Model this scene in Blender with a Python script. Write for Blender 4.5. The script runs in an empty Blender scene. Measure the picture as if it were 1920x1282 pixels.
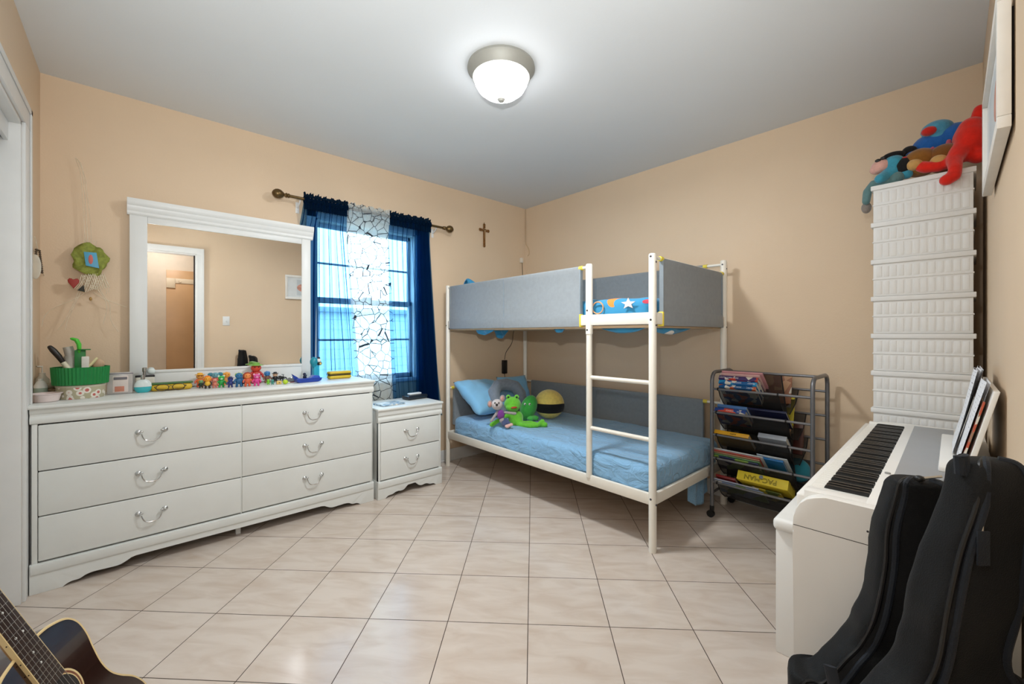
import bpy, bmesh, math, random
from mathutils import Vector, Matrix, Euler, noise as mnoise
random.seed(7)
S = bpy.context.scene
C = S.collection
pi = math.pi

# ---------------------------------------------------------------- camera, light, exposure
FPX, HY, YAW, EYE = 780.0, 627.0, math.radians(47.85), 1.182
cam = bpy.data.objects.new('camera', bpy.data.cameras.new('camera'))
C.objects.link(cam)
cam.location = (0, 0, EYE)
cam.rotation_euler = (pi/2, 0, YAW - pi/2)
cam.data.sensor_width = 36
cam.data.lens = FPX/1920*36
cam.data.shift_y = -(641-HY)/1920
cam.data.clip_start = 0.02
S.camera = cam
S.view_settings.view_transform = 'Standard'
S.view_settings.look = 'None'
S.view_settings.exposure = 0.9
S.view_settings.gamma = 1
S.view_settings.use_curve_mapping = False

world = bpy.data.worlds.new('daylight'); S.world = world
world.use_nodes = True
bg = world.node_tree.nodes['Background']
bg.inputs[0].default_value = (0.66, 0.88, 1.0, 1)
bg.inputs[1].default_value = 4.2

# photographer's flash beside the camera, bounced off the ceiling
fl = bpy.data.lights.new('bounce_flash', 'SPOT'); fl.energy = 88; fl.color = (.94, .98, 1.0)
fl.spot_size = math.radians(120); fl.spot_blend = 1.0; fl.shadow_soft_size = .02
flo = bpy.data.objects.new('bounce_flash', fl); C.objects.link(flo)
flo.location = (.02, .08, 1.45)
flo.rotation_euler = (Vector((1.0, 1.42, 2.56))-Vector(flo.location)).to_track_quat('-Z', 'Y').to_euler()

sp_ = bpy.data.lights.new('fill_light', 'POINT'); sp_.energy = 7; sp_.color = (.96, .98, 1.0); sp_.shadow_soft_size = .035  # extra point fill added to brighten the piano side, no real lamp
spo = bpy.data.objects.new('fill_light', sp_); C.objects.link(spo); spo.location = (-.05, .14, 1.72)
LAMP_STRENGTH = 8.0        # glowing glass of the ceiling lamp
HALL_FILL = 34.0        # glow of a fill bowl added in the hall to brighten the room

# room numbers (metres; X runs along the window wall, Y towards it)
XD, XB, YA, CEIL = -0.372, 3.18, 3.29, 2.56
def wc(x): return -0.038-(3.18-x)*0.021       # front of the doorway wall, slightly out of square
WX0, WX1, WZ0, WZ1 = 1.0, 1.83, 0.81, 2.055   # window hole

# ---------------------------------------------------------------- helpers
_s, _c = math.sin(YAW), math.cos(YAW)
def ray(u, v):
    l = (u-960)/FPX
    return (_c+_s*l, _s-_c*l, (HY-v)/FPX)
def at_x(u, v, x):
    r = ray(u, v); d = x/r[0]; return Vector((x, r[1]*d, EYE+r[2]*d))
def at_y(u, v, y):
    r = ray(u, v); d = y/r[1]; return Vector((r[0]*d, y, EYE+r[2]*d))
def at_z(u, v, z):
    r = ray(u, v); d = (z-EYE)/r[2]; return Vector((r[0]*d, r[1]*d, z))
def at_d(u, v, d):
    r = ray(u, v); return Vector((r[0]*d, r[1]*d, EYE+r[2]*d))

def lin(h):
    h = h.lstrip('#')
    def f(c):
        c = int(c, 16)/255
        return c/12.92 if c <= .04045 else ((c+.055)/1.055)**2.4
    return (f(h[0:2]), f(h[2:4]), f(h[4:6]), 1)

MC = {}
def M(name, col='#cccccc', rough=.5, metal=0, noise=.04, nscale=12, bump=0, bscale=300, sheen=0, coat=0, emis=0, spec=.5):
    if name in MC: return MC[name]
    m = bpy.data.materials.new(name); m.use_nodes = True; MC[name] = m
    nt = m.node_tree; b = nt.nodes['Principled BSDF']
    tc = nt.nodes.new('ShaderNodeTexCoord')
    n = nt.nodes.new('ShaderNodeTexNoise'); n.inputs['Scale'].default_value = nscale; n.inputs['Detail'].default_value = 3
    nt.links.new(tc.outputs['Object'], n.inputs['Vector'])
    mr = nt.nodes.new('ShaderNodeMapRange')
    mr.inputs['From Min'].default_value = .3; mr.inputs['From Max'].default_value = .7
    mr.inputs['To Min'].default_value = 1-noise; mr.inputs['To Max'].default_value = 1+noise
    nt.links.new(n.outputs['Fac'], mr.inputs['Value'])
    hs = nt.nodes.new('ShaderNodeHueSaturation'); hs.inputs['Color'].default_value = lin(col)
    nt.links.new(mr.outputs[0], hs.inputs['Value'])
    nt.links.new(hs.outputs[0], b.inputs['Base Color'])
    b.inputs['Roughness'].default_value = rough; b.inputs['Metallic'].default_value = metal
    b.inputs['Specular IOR Level'].default_value = spec
    b.inputs['Sheen Weight'].default_value = sheen; b.inputs['Coat Weight'].default_value = coat
    if emis:
        b.inputs['Emission Color'].default_value = lin(col); b.inputs['Emission Strength'].default_value = emis
    if bump:
        n2 = nt.nodes.new('ShaderNodeTexNoise'); n2.inputs['Scale'].default_value = bscale; n2.inputs['Detail'].default_value = 2
        nt.links.new(tc.outputs['Object'], n2.inputs['Vector'])
        bp = nt.nodes.new('ShaderNodeBump'); bp.inputs['Strength'].default_value = bump; bp.inputs['Distance'].default_value = .002
        nt.links.new(n2.outputs['Fac'], bp.inputs['Height']); nt.links.new(bp.outputs[0], b.inputs['Normal'])
    return m

class MB:
    def __init__(s, mat): s.bm = bmesh.new(); s.mats = []; s.m(mat)
    def m(s, mat):
        if mat not in s.mats: s.mats.append(mat)
        s.cur = s.mats.index(mat); return s
    def add(s, t):
        for f in t.faces: f.material_index = s.cur
        me = bpy.data.meshes.new('t'); t.to_mesh(me); t.free(); s.bm.from_mesh(me); bpy.data.meshes.remove(me); return s
    def box(s, x0, x1, y0, y1, z0, z1, bev=0, seg=2, mat4=None):
        t = bmesh.new(); bmesh.ops.create_cube(t, size=1)
        for v in t.verts:
            v.co = Vector(((x0+x1)/2+v.co.x*(x1-x0), (y0+y1)/2+v.co.y*(y1-y0), (z0+z1)/2+v.co.z*(z1-z0)))
        if bev: bmesh.ops.bevel(t, geom=t.edges[:], offset=bev, segments=seg, affect='EDGES', profile=.5, clamp_overlap=True)
        if mat4 is not None: t.transform(mat4)
        return s.add(t)
    def tube(s, pts, r, seg=10, closed=False, flat=1.0, round_ends=False):
        pts = [Vector(p) for p in pts]; n = len(pts)
        rs = list(r) if isinstance(r, (list, tuple)) else [r]*n
        if round_ends and not closed:
            a, b = pts[0], pts[-1]
            da = (pts[0]-pts[1]).normalized(); db = (pts[-1]-pts[-2]).normalized()
            pre = [(a+da*rs[0]*k, rs[0]*math.sqrt(max(0.0, 1-k*k))+1e-5) for k in (1, .87, .5)]
            post = [(b+db*rs[-1]*k, rs[-1]*math.sqrt(max(0.0, 1-k*k))+1e-5) for k in (.5, .87, 1)]
            pts = [p for p, _ in pre]+pts+[p for p, _ in post]
            rs = [q for _, q in pre]+rs+[q for _, q in post]; n = len(pts)
        t = bmesh.new(); rings = []; up = None
        for i in range(n):
            if closed: d = pts[(i+1) % n]-pts[i-1]
            else: d = pts[min(i+1, n-1)]-pts[max(i-1, 0)]
            d.normalize()
            if up is None:
                up = Vector((0, 0, 1)) if abs(d.z) < .9 else Vector((1, 0, 0))
            up = (up-d*up.dot(d)).normalized(); sd = d.cross(up)
            rings.append([t.verts.new(pts[i]+(math.cos(2*pi*k/seg)*sd+math.sin(2*pi*k/seg)*up*flat)*rs[i]) for k in range(seg)])
        m_ = n if closed else n-1
        for i in range(m_):
            A, B = rings[i], rings[(i+1) % n]
            for k in range(seg): t.faces.new((A[k], A[(k+1) % seg], B[(k+1) % seg], B[k]))
        if not closed:
            t.faces.new(rings[0][::-1]); t.faces.new(rings[-1])
        bmesh.ops.recalc_face_normals(t, faces=t.faces[:])
        return s.add(t)
    def lathe(s, prof, c=(0, 0, 0), seg=24, mat4=None):
        t = bmesh.new(); rings = []
        for r, z in prof:
            rings.append([t.verts.new((max(r, 1e-5)*math.cos(2*pi*k/seg), max(r, 1e-5)*math.sin(2*pi*k/seg), z)) for k in range(seg)])
        for A, B in zip(rings, rings[1:]):
            for k in range(seg): t.faces.new((A[k], A[(k+1) % seg], B[(k+1) % seg], B[k]))
        t.faces.new(rings[0][::-1]); t.faces.new(rings[-1])
        bmesh.ops.remove_doubles(t, verts=t.verts[:], dist=3e-5)
        bmesh.ops.recalc_face_normals(t, faces=t.faces[:])
        if mat4 is not None: t.transform(mat4)
        t.transform(Matrix.Translation(c)); return s.add(t)
    def prism(s, poly, fn, a0, a1, bev=0):
        """poly: 2D outline; fn(p, a) -> 3D point at extrusion position a"""
        t = bmesh.new()
        A = [t.verts.new(fn(p, a0)) for p in poly]; B = [t.verts.new(fn(p, a1)) for p in poly]; n = len(poly)
        for k in range(n): t.faces.new((A[k], A[(k+1) % n], B[(k+1) % n], B[k]))
        fa = t.faces.new(A[::-1]); fb = t.faces.new(B)
        if bev:
            es = list(set(fa.edges[:]+fb.edges[:]))
            bmesh.ops.bevel(t, geom=es, offset=bev, segments=3, affect='EDGES', profile=.5)
        bmesh.ops.recalc_face_normals(t, faces=t.faces[:])
        return s.add(t)
    def ell(s, c, r, rot=None, seg=16, ring=10):
        t = bmesh.new(); bmesh.ops.create_uvsphere(t, u_segments=seg, v_segments=ring, radius=1)
        if not hasattr(r, '__len__'): r = (r, r, r)
        mt = Matrix.Diagonal((r[0], r[1], r[2], 1))
        if rot is not None: mt = (rot.to_matrix().to_4x4() if hasattr(rot, 'to_matrix') else rot) @ mt
        t.transform(Matrix.Translation(c) @ mt); return s.add(t)
    def grid(s, fn, nu, nv):
        t = bmesh.new(); V = [[t.verts.new(fn(i/nu, j/nv)) for j in range(nv+1)] for i in range(nu+1)]
        for i in range(nu):
            for j in range(nv): t.faces.new((V[i][j], V[i+1][j], V[i+1][j+1], V[i][j+1]))
        return s.add(t)
    def build(s, name, parent=None, world=True, smooth=35, label=None):
        me = bpy.data.meshes.new(name)
        if parent is not None and world:
            s.bm.transform((Matrix.Translation(parent.get('_w', (0, 0, 0))) @ Matrix.Rotation(parent.get('_r', 0), 4, 'Z')).inverted())
        s.bm.to_mesh(me); s.bm.free()
        for m_ in s.mats: me.materials.append(m_)
        if smooth:
            me.polygons.foreach_set('use_smooth', [True]*len(me.polygons))
            me.set_sharp_from_angle(angle=math.radians(smooth))
        o = bpy.data.objects.new(name, me); C.objects.link(o)
        if parent is not None:
            o.parent = parent
            o['_w'] = list(parent.get('_w', (0, 0, 0))); o['_r'] = parent.get('_r', 0)
        if label: o['label'] = label
        return o

def thing(name, label, cat, loc=(0, 0, 0), rotz=0, group=None):
    o = bpy.data.objects.new(name, None); C.objects.link(o); o.empty_display_size = .05
    o.location = loc; o.rotation_euler = (0, 0, rotz); o['label'] = label; o['category'] = cat
    o['_w'] = list(loc); o['_r'] = rotz
    if group: o['group'] = group
    return o
def tag(o, label, cat, group=None):
    o['label'] = label; o['category'] = cat
    if group: o['group'] = group
    return o
def struct(o): o['kind'] = 'structure'; return o
def root_at(o, loc):
    """give a one-mesh thing its own origin"""
    loc = Vector(loc); o.data.transform(Matrix.Translation(-loc)); o.location = loc; return o
def copy_tree(o, parent=None):
    c = o.copy(); C.objects.link(c)
    if parent is not None: c.parent = parent
    for ch in list(o.children): copy_tree(ch, c)
    return c
def remesh(o, voxel=.004, sm=6):
    m_ = o.modifiers.new('r', 'REMESH'); m_.mode = 'VOXEL'; m_.voxel_size = voxel; m_.use_smooth_shade = True
    m2 = o.modifiers.new('s', 'SMOOTH'); m2.iterations = sm; m2.factor = .5
    return o
def text(name, body, size, mat4, parent, mat, ext=.0004, outline=0, align='CENTER'):
    cu = bpy.data.curves.new(name, 'FONT'); cu.body = body; cu.size = size; cu.extrude = ext
    cu.align_x = align; cu.align_y = 'CENTER'
    if outline: cu.fill_mode = 'NONE'; cu.bevel_depth = outline; cu.extrude = 0
    cu.materials.append(mat)
    o = bpy.data.objects.new(name, cu); C.objects.link(o)
    bpy.context.view_layer.update()
    me = bpy.data.meshes.new_from_object(o.evaluated_get(bpy.context.evaluated_depsgraph_get()))
    bpy.data.objects.remove(o); bpy.data.curves.remove(cu)
    me.name = name
    o = bpy.data.objects.new(name, me); C.objects.link(o)
    if parent is not None:
        o.parent = parent
        o.matrix_local = mat4
    else: o.matrix_world = mat4
    return o

# ---------------------------------------------------------------- materials
white = M('white_paint', '#E6E8E6', .38, noise=.015, nscale=6, bump=.05, bscale=60)
trimw = M('trim_paint', '#E4E5E3', .4, noise=.02)
peach = M('peach_wall_paint', '#DFC6A8', .55, noise=.02, nscale=2, bump=.25, bscale=120)
ceilm = M('ceiling_paint', '#DADDDE', .8, noise=.015, nscale=1.5, bump=.15, bscale=100)
chrome = M('brushed_chrome', '#C9C9C7', .22, 1, noise=.05)
black = M('black_plastic', '#0c0c0d', .4, noise=.1)
cream_metal = M('cream_painted_metal', '#EFE9DC', .32, noise=.02)
gap = M('dark_gap', '#2a2420', .9)

def wood_bump(m):
    nt = m.node_tree; b = nt.nodes['Principled BSDF']
    return m

def tile_mat():
    m = bpy.data.materials.new('beige_marble_tile'); m.use_nodes = True; nt = m.node_tree; b = nt.nodes['Principled BSDF']
    N = nt.nodes.new; L = nt.links.new
    tc = N('ShaderNodeTexCoord'); sx = N('ShaderNodeSeparateXYZ'); L(tc.outputs['Object'], sx.inputs[0])
    def math_(op, a, b_=None, c_=None):
        n = N('ShaderNodeMath'); n.operation = op
        for i, q in enumerate((a, b_, c_)):
            if q is None: continue
            if isinstance(q, (int, float)): n.inputs[i].default_value = q
            else: L(q, n.inputs[i])
        return n.outputs[0]
    r2 = 2**-.5; T = .3305
    s_ = math_('MULTIPLY', math_('SUBTRACT', sx.outputs[0], sx.outputs[1]), r2)
    t_ = math_('MULTIPLY', math_('ADD', sx.outputs[0], sx.outputs[1]), r2)
    s1 = math_('DIVIDE', math_('ADD', s_, .0191+T*20), T); t1 = math_('DIVIDE', math_('ADD', t_, -1.6992+T*20), T)
    fs = math_('FRACT', s1); ft = math_('FRACT', t1)
    ds = math_('MINIMUM', fs, math_('SUBTRACT', 1.0, fs)); dt = math_('MINIMUM', ft, math_('SUBTRACT', 1.0, ft))
    dm = math_('MINIMUM', ds, dt)
    mask = math_('LESS_THAN', dm, .0048)
    cs = math_('FLOOR', s1); ct = math_('FLOOR', t1)
    cb = N('ShaderNodeCombineXYZ'); L(cs, cb.inputs[0]); L(ct, cb.inputs[1])
    wn = N('ShaderNodeTexWhiteNoise'); wn.noise_dimensions = '2D'; L(cb.outputs[0], wn.inputs['Vector'])
    # streaky marble: stretched coordinates, offset per tile
    st = N('ShaderNodeCombineXYZ')
    L(math_('MULTIPLY', math_('ADD', s_, math_('MULTIPLY', t_, .35)), 5.0), st.inputs[0]); L(math_('MULTIPLY', t_, 16.0), st.inputs[1])
    L(math_('MULTIPLY', wn.outputs['Value'], 30.0), st.inputs[2])
    nz = N('ShaderNodeTexNoise'); nz.inputs['Scale'].default_value = 1.0; nz.inputs['Detail'].default_value = 5; nz.inputs['Distortion'].default_value = .6
    L(st.outputs[0], nz.inputs['Vector'])
    cr = N('ShaderNodeValToRGB'); cr.color_ramp.elements[0].position = .3; cr.color_ramp.elements[0].color = lin('#C4B3A4')
    cr.color_ramp.elements[1].position = .62; cr.color_ramp.elements[1].color = lin('#D2C5B9')
    L(nz.outputs['Fac'], cr.inputs[0])
    mx = N('ShaderNodeMix'); mx.data_type = 'RGBA'; L(mask, mx.inputs['Factor']); L(cr.outputs[0], mx.inputs['A']); mx.inputs['B'].default_value = lin('#43362c')
    L(mx.outputs['Result'], b.inputs['Base Color'])
    L(math_('MULTIPLY_ADD', mask, .6, .17), b.inputs['Roughness'])
    bp = N('ShaderNodeBump'); bp.inputs['Distance'].default_value = .0015; bp.inputs['Strength'].default_value = .5
    L(math_('MULTIPLY', mask, -1.0), bp.inputs['Height']); L(bp.outputs[0], b.inputs['Normal'])
    b.inputs['Specular IOR Level'].default_value = .4
    return m
tilem = tile_mat()

# ---------------------------------------------------------------- room shell
o = MB(tilem).box(-1.2, 3.4, -1.7, 3.5, -.1, 0).build('floor', smooth=0); struct(o)
o = MB(ceilm).box(-1.2, 3.4, -1.7, 3.5, CEIL, CEIL+.1).build('ceiling', smooth=0); struct(o)
w = MB(peach)
w.box(XD-.12, WX0, YA, YA+.14, 0, CEIL); w.box(WX1, XB+.12, YA, YA+.14, 0, CEIL)
w.box(WX0, WX1, YA, YA+.14, 0, WZ0); w.box(WX0, WX1, YA, YA+.14, WZ1, CEIL)
struct(w.build('wall_left', smooth=0))
struct(MB(peach).box(XB, XB+.12, -.15, YA, 0, CEIL).build('wall_back', smooth=0))
# doorway wall (slightly out of square), doorway X -0.30..0.577
DX0, DX1, DZ = -.30, .577, 2.2
w = MB(peach)
def wcbox(x0, x1, z0, z1, t=.12, out=0.0):
    poly = [(x0, wc(x0)+out), (x1, wc(x1)+out), (x1, wc(x1)-t), (x0, wc(x0)-t)]
    return poly, z0, z1
for a in [(DX1, XB, 0, CEIL), (XD-.0, DX0, 0, CEIL), (DX0, DX1, DZ, CEIL)]:
    p, z0, z1 = wcbox(*a); w.prism(p, lambda q, z: Vector((q[0], q[1], z)), z0, z1)
struct(w.build('wall_right', smooth=0))
# left near wall with the closet opening (Y 1.15..2.80)
CY0, CY1, CZ = .9, 2.81, 2.12
w = MB(peach)
w.box(XD-.12, XD, CY1, YA, 0, CEIL); w.box(XD-.12, XD, -.2, CY0, 0, CEIL); w.box(XD-.12, XD, CY0, CY1, CZ, CEIL)
struct(w.build('wall_front', smooth=0))
w = MB(trimw)
w.box(XD-.001, XD+.012, CY1-.0, CY1+.13, 0, CZ+.0, .003); w.box(XD+.012, XD+.017, CY1+.10, CY1+.13, 0, CZ+.1, .002)
w.box(XD-.001, XD+.012, CY0-.09, CY1+.13, CZ, CZ+.10, .003); w.box(XD+.012, XD+.017, CY0-.09, CY1+.13, CZ+.075, CZ+.10, .002)
w.box(XD-.001, XD+.012, CY0-.09, CY0, 0, CZ, .003)
w.box(XD-.13, XD, CY1-.018, CY1+.001, 0, CZ, .002)         # jamb lining
w.box(XD-.13, XD, CY0, CY1, CZ-.018, CZ, .002)
w.box(XD-.05, XD-.035, CY0, CY1-.018, CZ-.10, CZ-.018, .002)   # track fascia
struct(w.build('trim_1'))
d = struct(MB(trimw).box(XD-.10, XD-.072, CY0+.005, CY1-.02, .012, CZ-.13, .003).build('door_1'))
MB(gap).box(XD-.075, XD-.0705, 2.42, 2.432, .93, 1.01, .001).build('finger_pull', d)
struct(MB(gap).box(XD-.35, XD-.33, CY0-.2, YA, 0, CEIL).box(XD-.34, XD-.12, CY1, CY1+.02, 0, CEIL).box(XD-.34, XD-.12, CY0-.02, CY0, 0, CEIL).build('wall_closet', smooth=0))  # closet inside: its darkness is put into the near-black colour
# baseboards
struct(MB(trimw).box(XD, XB, YA-.014, YA, 0, .11, .003).box(XD, XB, YA-.017, YA, 0, .02, .003).build('baseboard_left'))
struct(MB(trimw).box(XB-.014, XB, 0, YA, 0, .11, .003).build('baseboard_back'))
p = [(.66, wc(.66)), (3.16, wc(3.16)), (3.16, wc(3.16)+.012), (.66, wc(.66)+.012)]
struct(MB(trimw).prism(p, lambda q, z: Vector((q[0], q[1], z)), 0, .1).build('baseboard_right', smooth=0))
# doorway casing
w = MB(trimw)
def cas(x0, x1, z0, z1, t, o0=0):
    poly = [(x0, wc(x0)+o0), (x1, wc(x1)+o0), (x1, wc(x1)+t), (x0, wc(x0)+t)]
    w.prism(poly, lambda q, z: Vector((q[0], q[1], z)), z0, z1, .002)
cas(DX1, DX1+.072, 0, DZ+.07, .012); cas(DX0-.05, DX1+.072, DZ, DZ+.07, .013); cas(DX1+.05, DX1+.072, 0, DZ+.07, .018, .012)
cas(DX0-.05, DX0, 0, DZ+.07, .012)
cas(DX1-.016, DX1, 0, DZ, -.12); cas(DX0, DX0+.016, 0, DZ, -.12); cas(DX0, DX1, DZ-.016, DZ, -.12)
struct(w.build('trim_2'))
# hall beyond the doorway
hall = M('hall_wall_paint', '#C9B59C', .6, noise=.03, bump=.2, bscale=120)
w = MB(hall); w.box(-1.1, 1.9, -1.45, -1.33, 0, CEIL); w.box(-1.2, -1.1, -1.45, -.12, 0, CEIL); w.box(1.8, 1.9, -1.45, -.2, 0, CEIL); w.box(-1.1, XD-.12, -.22, -.12, 0, CEIL)
struct(w.build('wall_hall', smooth=0))
hd = struct(MB(M('tan_hall_door', '#B98F62', .45, noise=.06, nscale=4)).box(.33, .72, -1.335, -1.30, .01, 2.12, .003).build('door_2'))
MB(M('beige_rack_paint', '#CDB798', .5)).box(.33, .43, -1.299, -1.285, 1.86, 2.0, .002).box(.43, .70, -1.299, -1.292, 1.93, 2.0, .002).tube([(.47, -1.288, 1.97), (.47, -1.288, 1.94), (.50, -1.285, 1.955)], .004).build('hook_rack', hd)
struct(MB(gap).box(DX1-.028, DX1-.017, wc(DX1)-.07, wc(DX1)-.02, .02, DZ-.02).build('trim_3', smooth=0))
hl = struct(MB(M('hall_fill_glow', '#F4F8FF', .4, emis=HALL_FILL)).lathe([(0, -.06), (.08, -.05), (.13, -.02), (.14, 0)], (.25, -.8, CEIL-.001)).build('hall_fill_bowl'))  # glowing bowl added behind the doorway as fill for the room
# ---------------------------------------------------------------- window
win = struct(MB(trimw).box(WX0-.07, WX0, YA-.014, YA, WZ0-.02, WZ1+.07, .003).box(WX1, WX1+.07, YA-.014, YA, WZ0-.02, WZ1+.07, .003)
    .box(WX0-.07, WX1+.07, YA-.014, YA, WZ1, WZ1+.07, .003).box(WX0-.08, WX1+.08, YA-.018, YA+.05, WZ0-.03, WZ0, .004)
    .box(WX0, WX0+.012, YA, YA+.13, WZ0, WZ1).box(WX1-.012, WX1, YA, YA+.13, WZ0, WZ1).box(WX0, WX1, YA, YA+.13, WZ1-.012, WZ1).build('window_1'))
win['_w'] = [0, 0, 0]; win['_r'] = 0
sm = M('sash_vinyl', '#C8CDD0', .4)
gm = bpy.data.materials.new('window_glass'); gm.use_nodes = True
g_ = gm.node_tree; g_.nodes.remove(g_.nodes['Principled BSDF'])
tr = g_.nodes.new('ShaderNodeBsdfTransparent'); tr.inputs[0].default_value = (.93, .97, 1, 1); gl = g_.nodes.new('ShaderNodeBsdfGlossy'); gl.inputs['Roughness'].default_value = .02
nzz = g_.nodes.new('ShaderNodeTexNoise'); nzz.inputs['Scale'].default_value = 2
mxs = g_.nodes.new('ShaderNodeMixShader'); mxs.inputs[0].default_value = .06
g_.links.new(tr.outputs[0], mxs.inputs[1]); g_.links.new(gl.outputs[0], mxs.inputs[2]); g_.links.new(mxs.outputs[0], g_.nodes['Material Output'].inputs[0])
zm = 1.447
for (z0, z1, yy) in ((WZ0, zm+.022, YA+.045), (zm-.022, WZ1-.012, YA+.075)):
    f = MB(sm).box(WX0+.012, WX0+.035, yy, yy+.028, z0, z1, .003).box(WX1-.035, WX1-.012, yy, yy+.028, z0, z1, .003)
    f.box(WX0+.012, WX1-.012, yy, yy+.028, z0, z0+.04, .003).box(WX0+.012, WX1-.012, yy, yy+.028, z1-.035, z1, .003)
    so = struct(f.build('window_sash', win))
    zc = (z0+z1)/2
    struct(MB(sm).box(WX0+.035, WX1-.035, yy+.008, yy+.02, zc-.008, zc+.008, .002).build('window_muntin', so))
    struct(MB(gm).box(WX0+.034, WX1-.034, yy+.012, yy+.016, z0+.03, z1-.03).build('window_pane', so, smooth=0))
struct(MB(M('sash_lock', '#9a9a98', .3, .8)).box(1.37, 1.45, YA+.035, YA+.075, zm+.02, zm+.04, .004).build('window_latch', win))
# neighbouring building seen through the lower sash
sd = bpy.data.materials.new('pale_siding'); sd.use_nodes = True; q = sd.node_tree
tc = q.nodes.new('ShaderNodeTexCoord'); wv = q.nodes.new('ShaderNodeTexWave'); wv.wave_type = 'BANDS'; wv.bands_direction = 'Z'; wv.wave_profile = 'SAW'; wv.inputs['Scale'].default_value = 1.6; wv.inputs['Distortion'].default_value = 0
cr = q.nodes.new('ShaderNodeValToRGB'); cr.color_ramp.elements[0].color = lin('#A9BCC9'); cr.color_ramp.elements[1].color = lin('#D6E4EC'); cr.color_ramp.elements[0].position = .0; cr.color_ramp.elements[1].position = .12
q.links.new(tc.outputs['Object'], wv.inputs[0]); q.links.new(wv.outputs[0], cr.inputs[0]); q.links.new(cr.outputs[0], q.nodes['Principled BSDF'].inputs[0])
nb = thing('neighbouring_building', 'pale blue sided building dimly seen through the lower window', 'building', (3.0, 8.5, -.1))
MB(sd).box(-4, 9, 8.5, 11, -.1, 1.62).build('siding_wall', nb, smooth=0)
MB(M('grey_fascia', '#9fb0bd')).box(-4.2, 9.2, 8.35, 11.2, 1.62, 1.72, .01).build('roof_edge', nb)
MB(M('outside_ground', '#7d8574')).box(-4, 9, 3.6, 12, -.3, -.1).build('outside_ground', smooth=0)['kind'] = 'structure'
# ---------------------------------------------------------------- ceiling lamp
LX, LY = 1.40, 1.63
lamp = thing('ceiling_lamp', 'round flush ceiling lamp with a brushed ring and glowing white glass bowl', 'lamp', (LX, LY, CEIL))
nick = M('satin_nickel', '#A3A29A', .6, .35, noise=.03)
MB(nick).lathe([(.10, -.0), (.172, -.0), (.174, -.012), (.168, -.018), (.160, -.03), (.150, -.048), (.147, -.056), (.13, -.058), (.10, -.05)], (LX, LY, CEIL-.0005), 48).build('lamp_ring', lamp)
MB(M('lamp_glass', '#F8FAFF', .4, noise=.01, emis=LAMP_STRENGTH)).lathe([(.139, -.050), (.139, -.062), (.134, -.085), (.118, -.112), (.09, -.135), (.055, -.149), (.02, -.155), (0, -.156)], (LX, LY, CEIL), 48).build('glass_bowl', lamp)
MB(nick).lathe([(0, -.154), (.018, -.155), (.020, -.166), (.013, -.176), (0, -.180)], (LX, LY, CEIL), 20).build('finial', lamp)

ll = bpy.data.lights.new('lamp_light', 'AREA'); ll.shape = 'DISK'; ll.size = .26; ll.energy = 14; ll.color = (.94, .98, 1.0)
lo = bpy.data.objects.new('lamp_light', ll); C.objects.link(lo); lo.location = (LX, LY, CEIL-.178)
# ---------------------------------------------------------------- dresser and nightstand
def arc(y0, y1, n, fn): return [fn(y0+(y1-y0)*i/n) for i in range(n+1)]
def smooth_curve(pts, n=6):
    out = []
    for i in range(len(pts)-1):
        p0 = pts[max(i-1, 0)]; p1 = pts[i]; p2 = pts[i+1]; p3 = pts[min(i+2, len(pts)-1)]
        for k in range(n):
            t = k/n
            out.append(tuple(.5*((2*p1[j])+(-p0[j]+p2[j])*t+(2*p0[j]-5*p1[j]+4*p2[j]-p3[j])*t*t+(-p0[j]+3*p1[j]-3*p2[j]+p3[j])*t**3) for j in range(len(p1))))
    out.append(tuple(pts[-1])); return out

wood_w = M('white_wood_grain', '#E4E6E2', .42, noise=.025, nscale=5, bump=.12, bscale=40)
def handle(parent, x, y, z, w=.105):
    h = MB(chrome)
    for s_ in (-1, 1):
        h.lathe([(0, .006), (.006, .0055), (.010, .003), (.013, .0)], (0, 0, 0), 14, Matrix.Translation((x+s_*w/2, y-.001, z)) @ Matrix.Rotation(pi/2, 4, 'X'))
        h.ell((x+s_*w/2, y-.008, z), (.0075, .006, .0075))
        h.ell((x+s_*w*.39, y-.014, z+.002), (.008, .005, .005))
    pts = smooth_curve([(x-w/2, y-.010, z), (x-w*.40, y-.018, z-.004), (x-w*.33, y-.020, z-.026), (x-w*.22, y-.020, z-.041), (x, y-.020, z-.046), (x+w*.22, y-.020, z-.041), (x+w*.33, y-.020, z-.026), (x+w*.40, y-.018, z-.004), (x+w/2, y-.010, z)], 4)
    h.tube(pts, .0028, 8)
    h.tube([(x-.016, y-.020, z-.0455), (x-.008, y-.020, z-.0462), (x+.008, y-.020, z-.0462), (x+.016, y-.020, z-.0455)], [.003, .0042, .0042, .003], 8)
    h.build('handle', parent)

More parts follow.
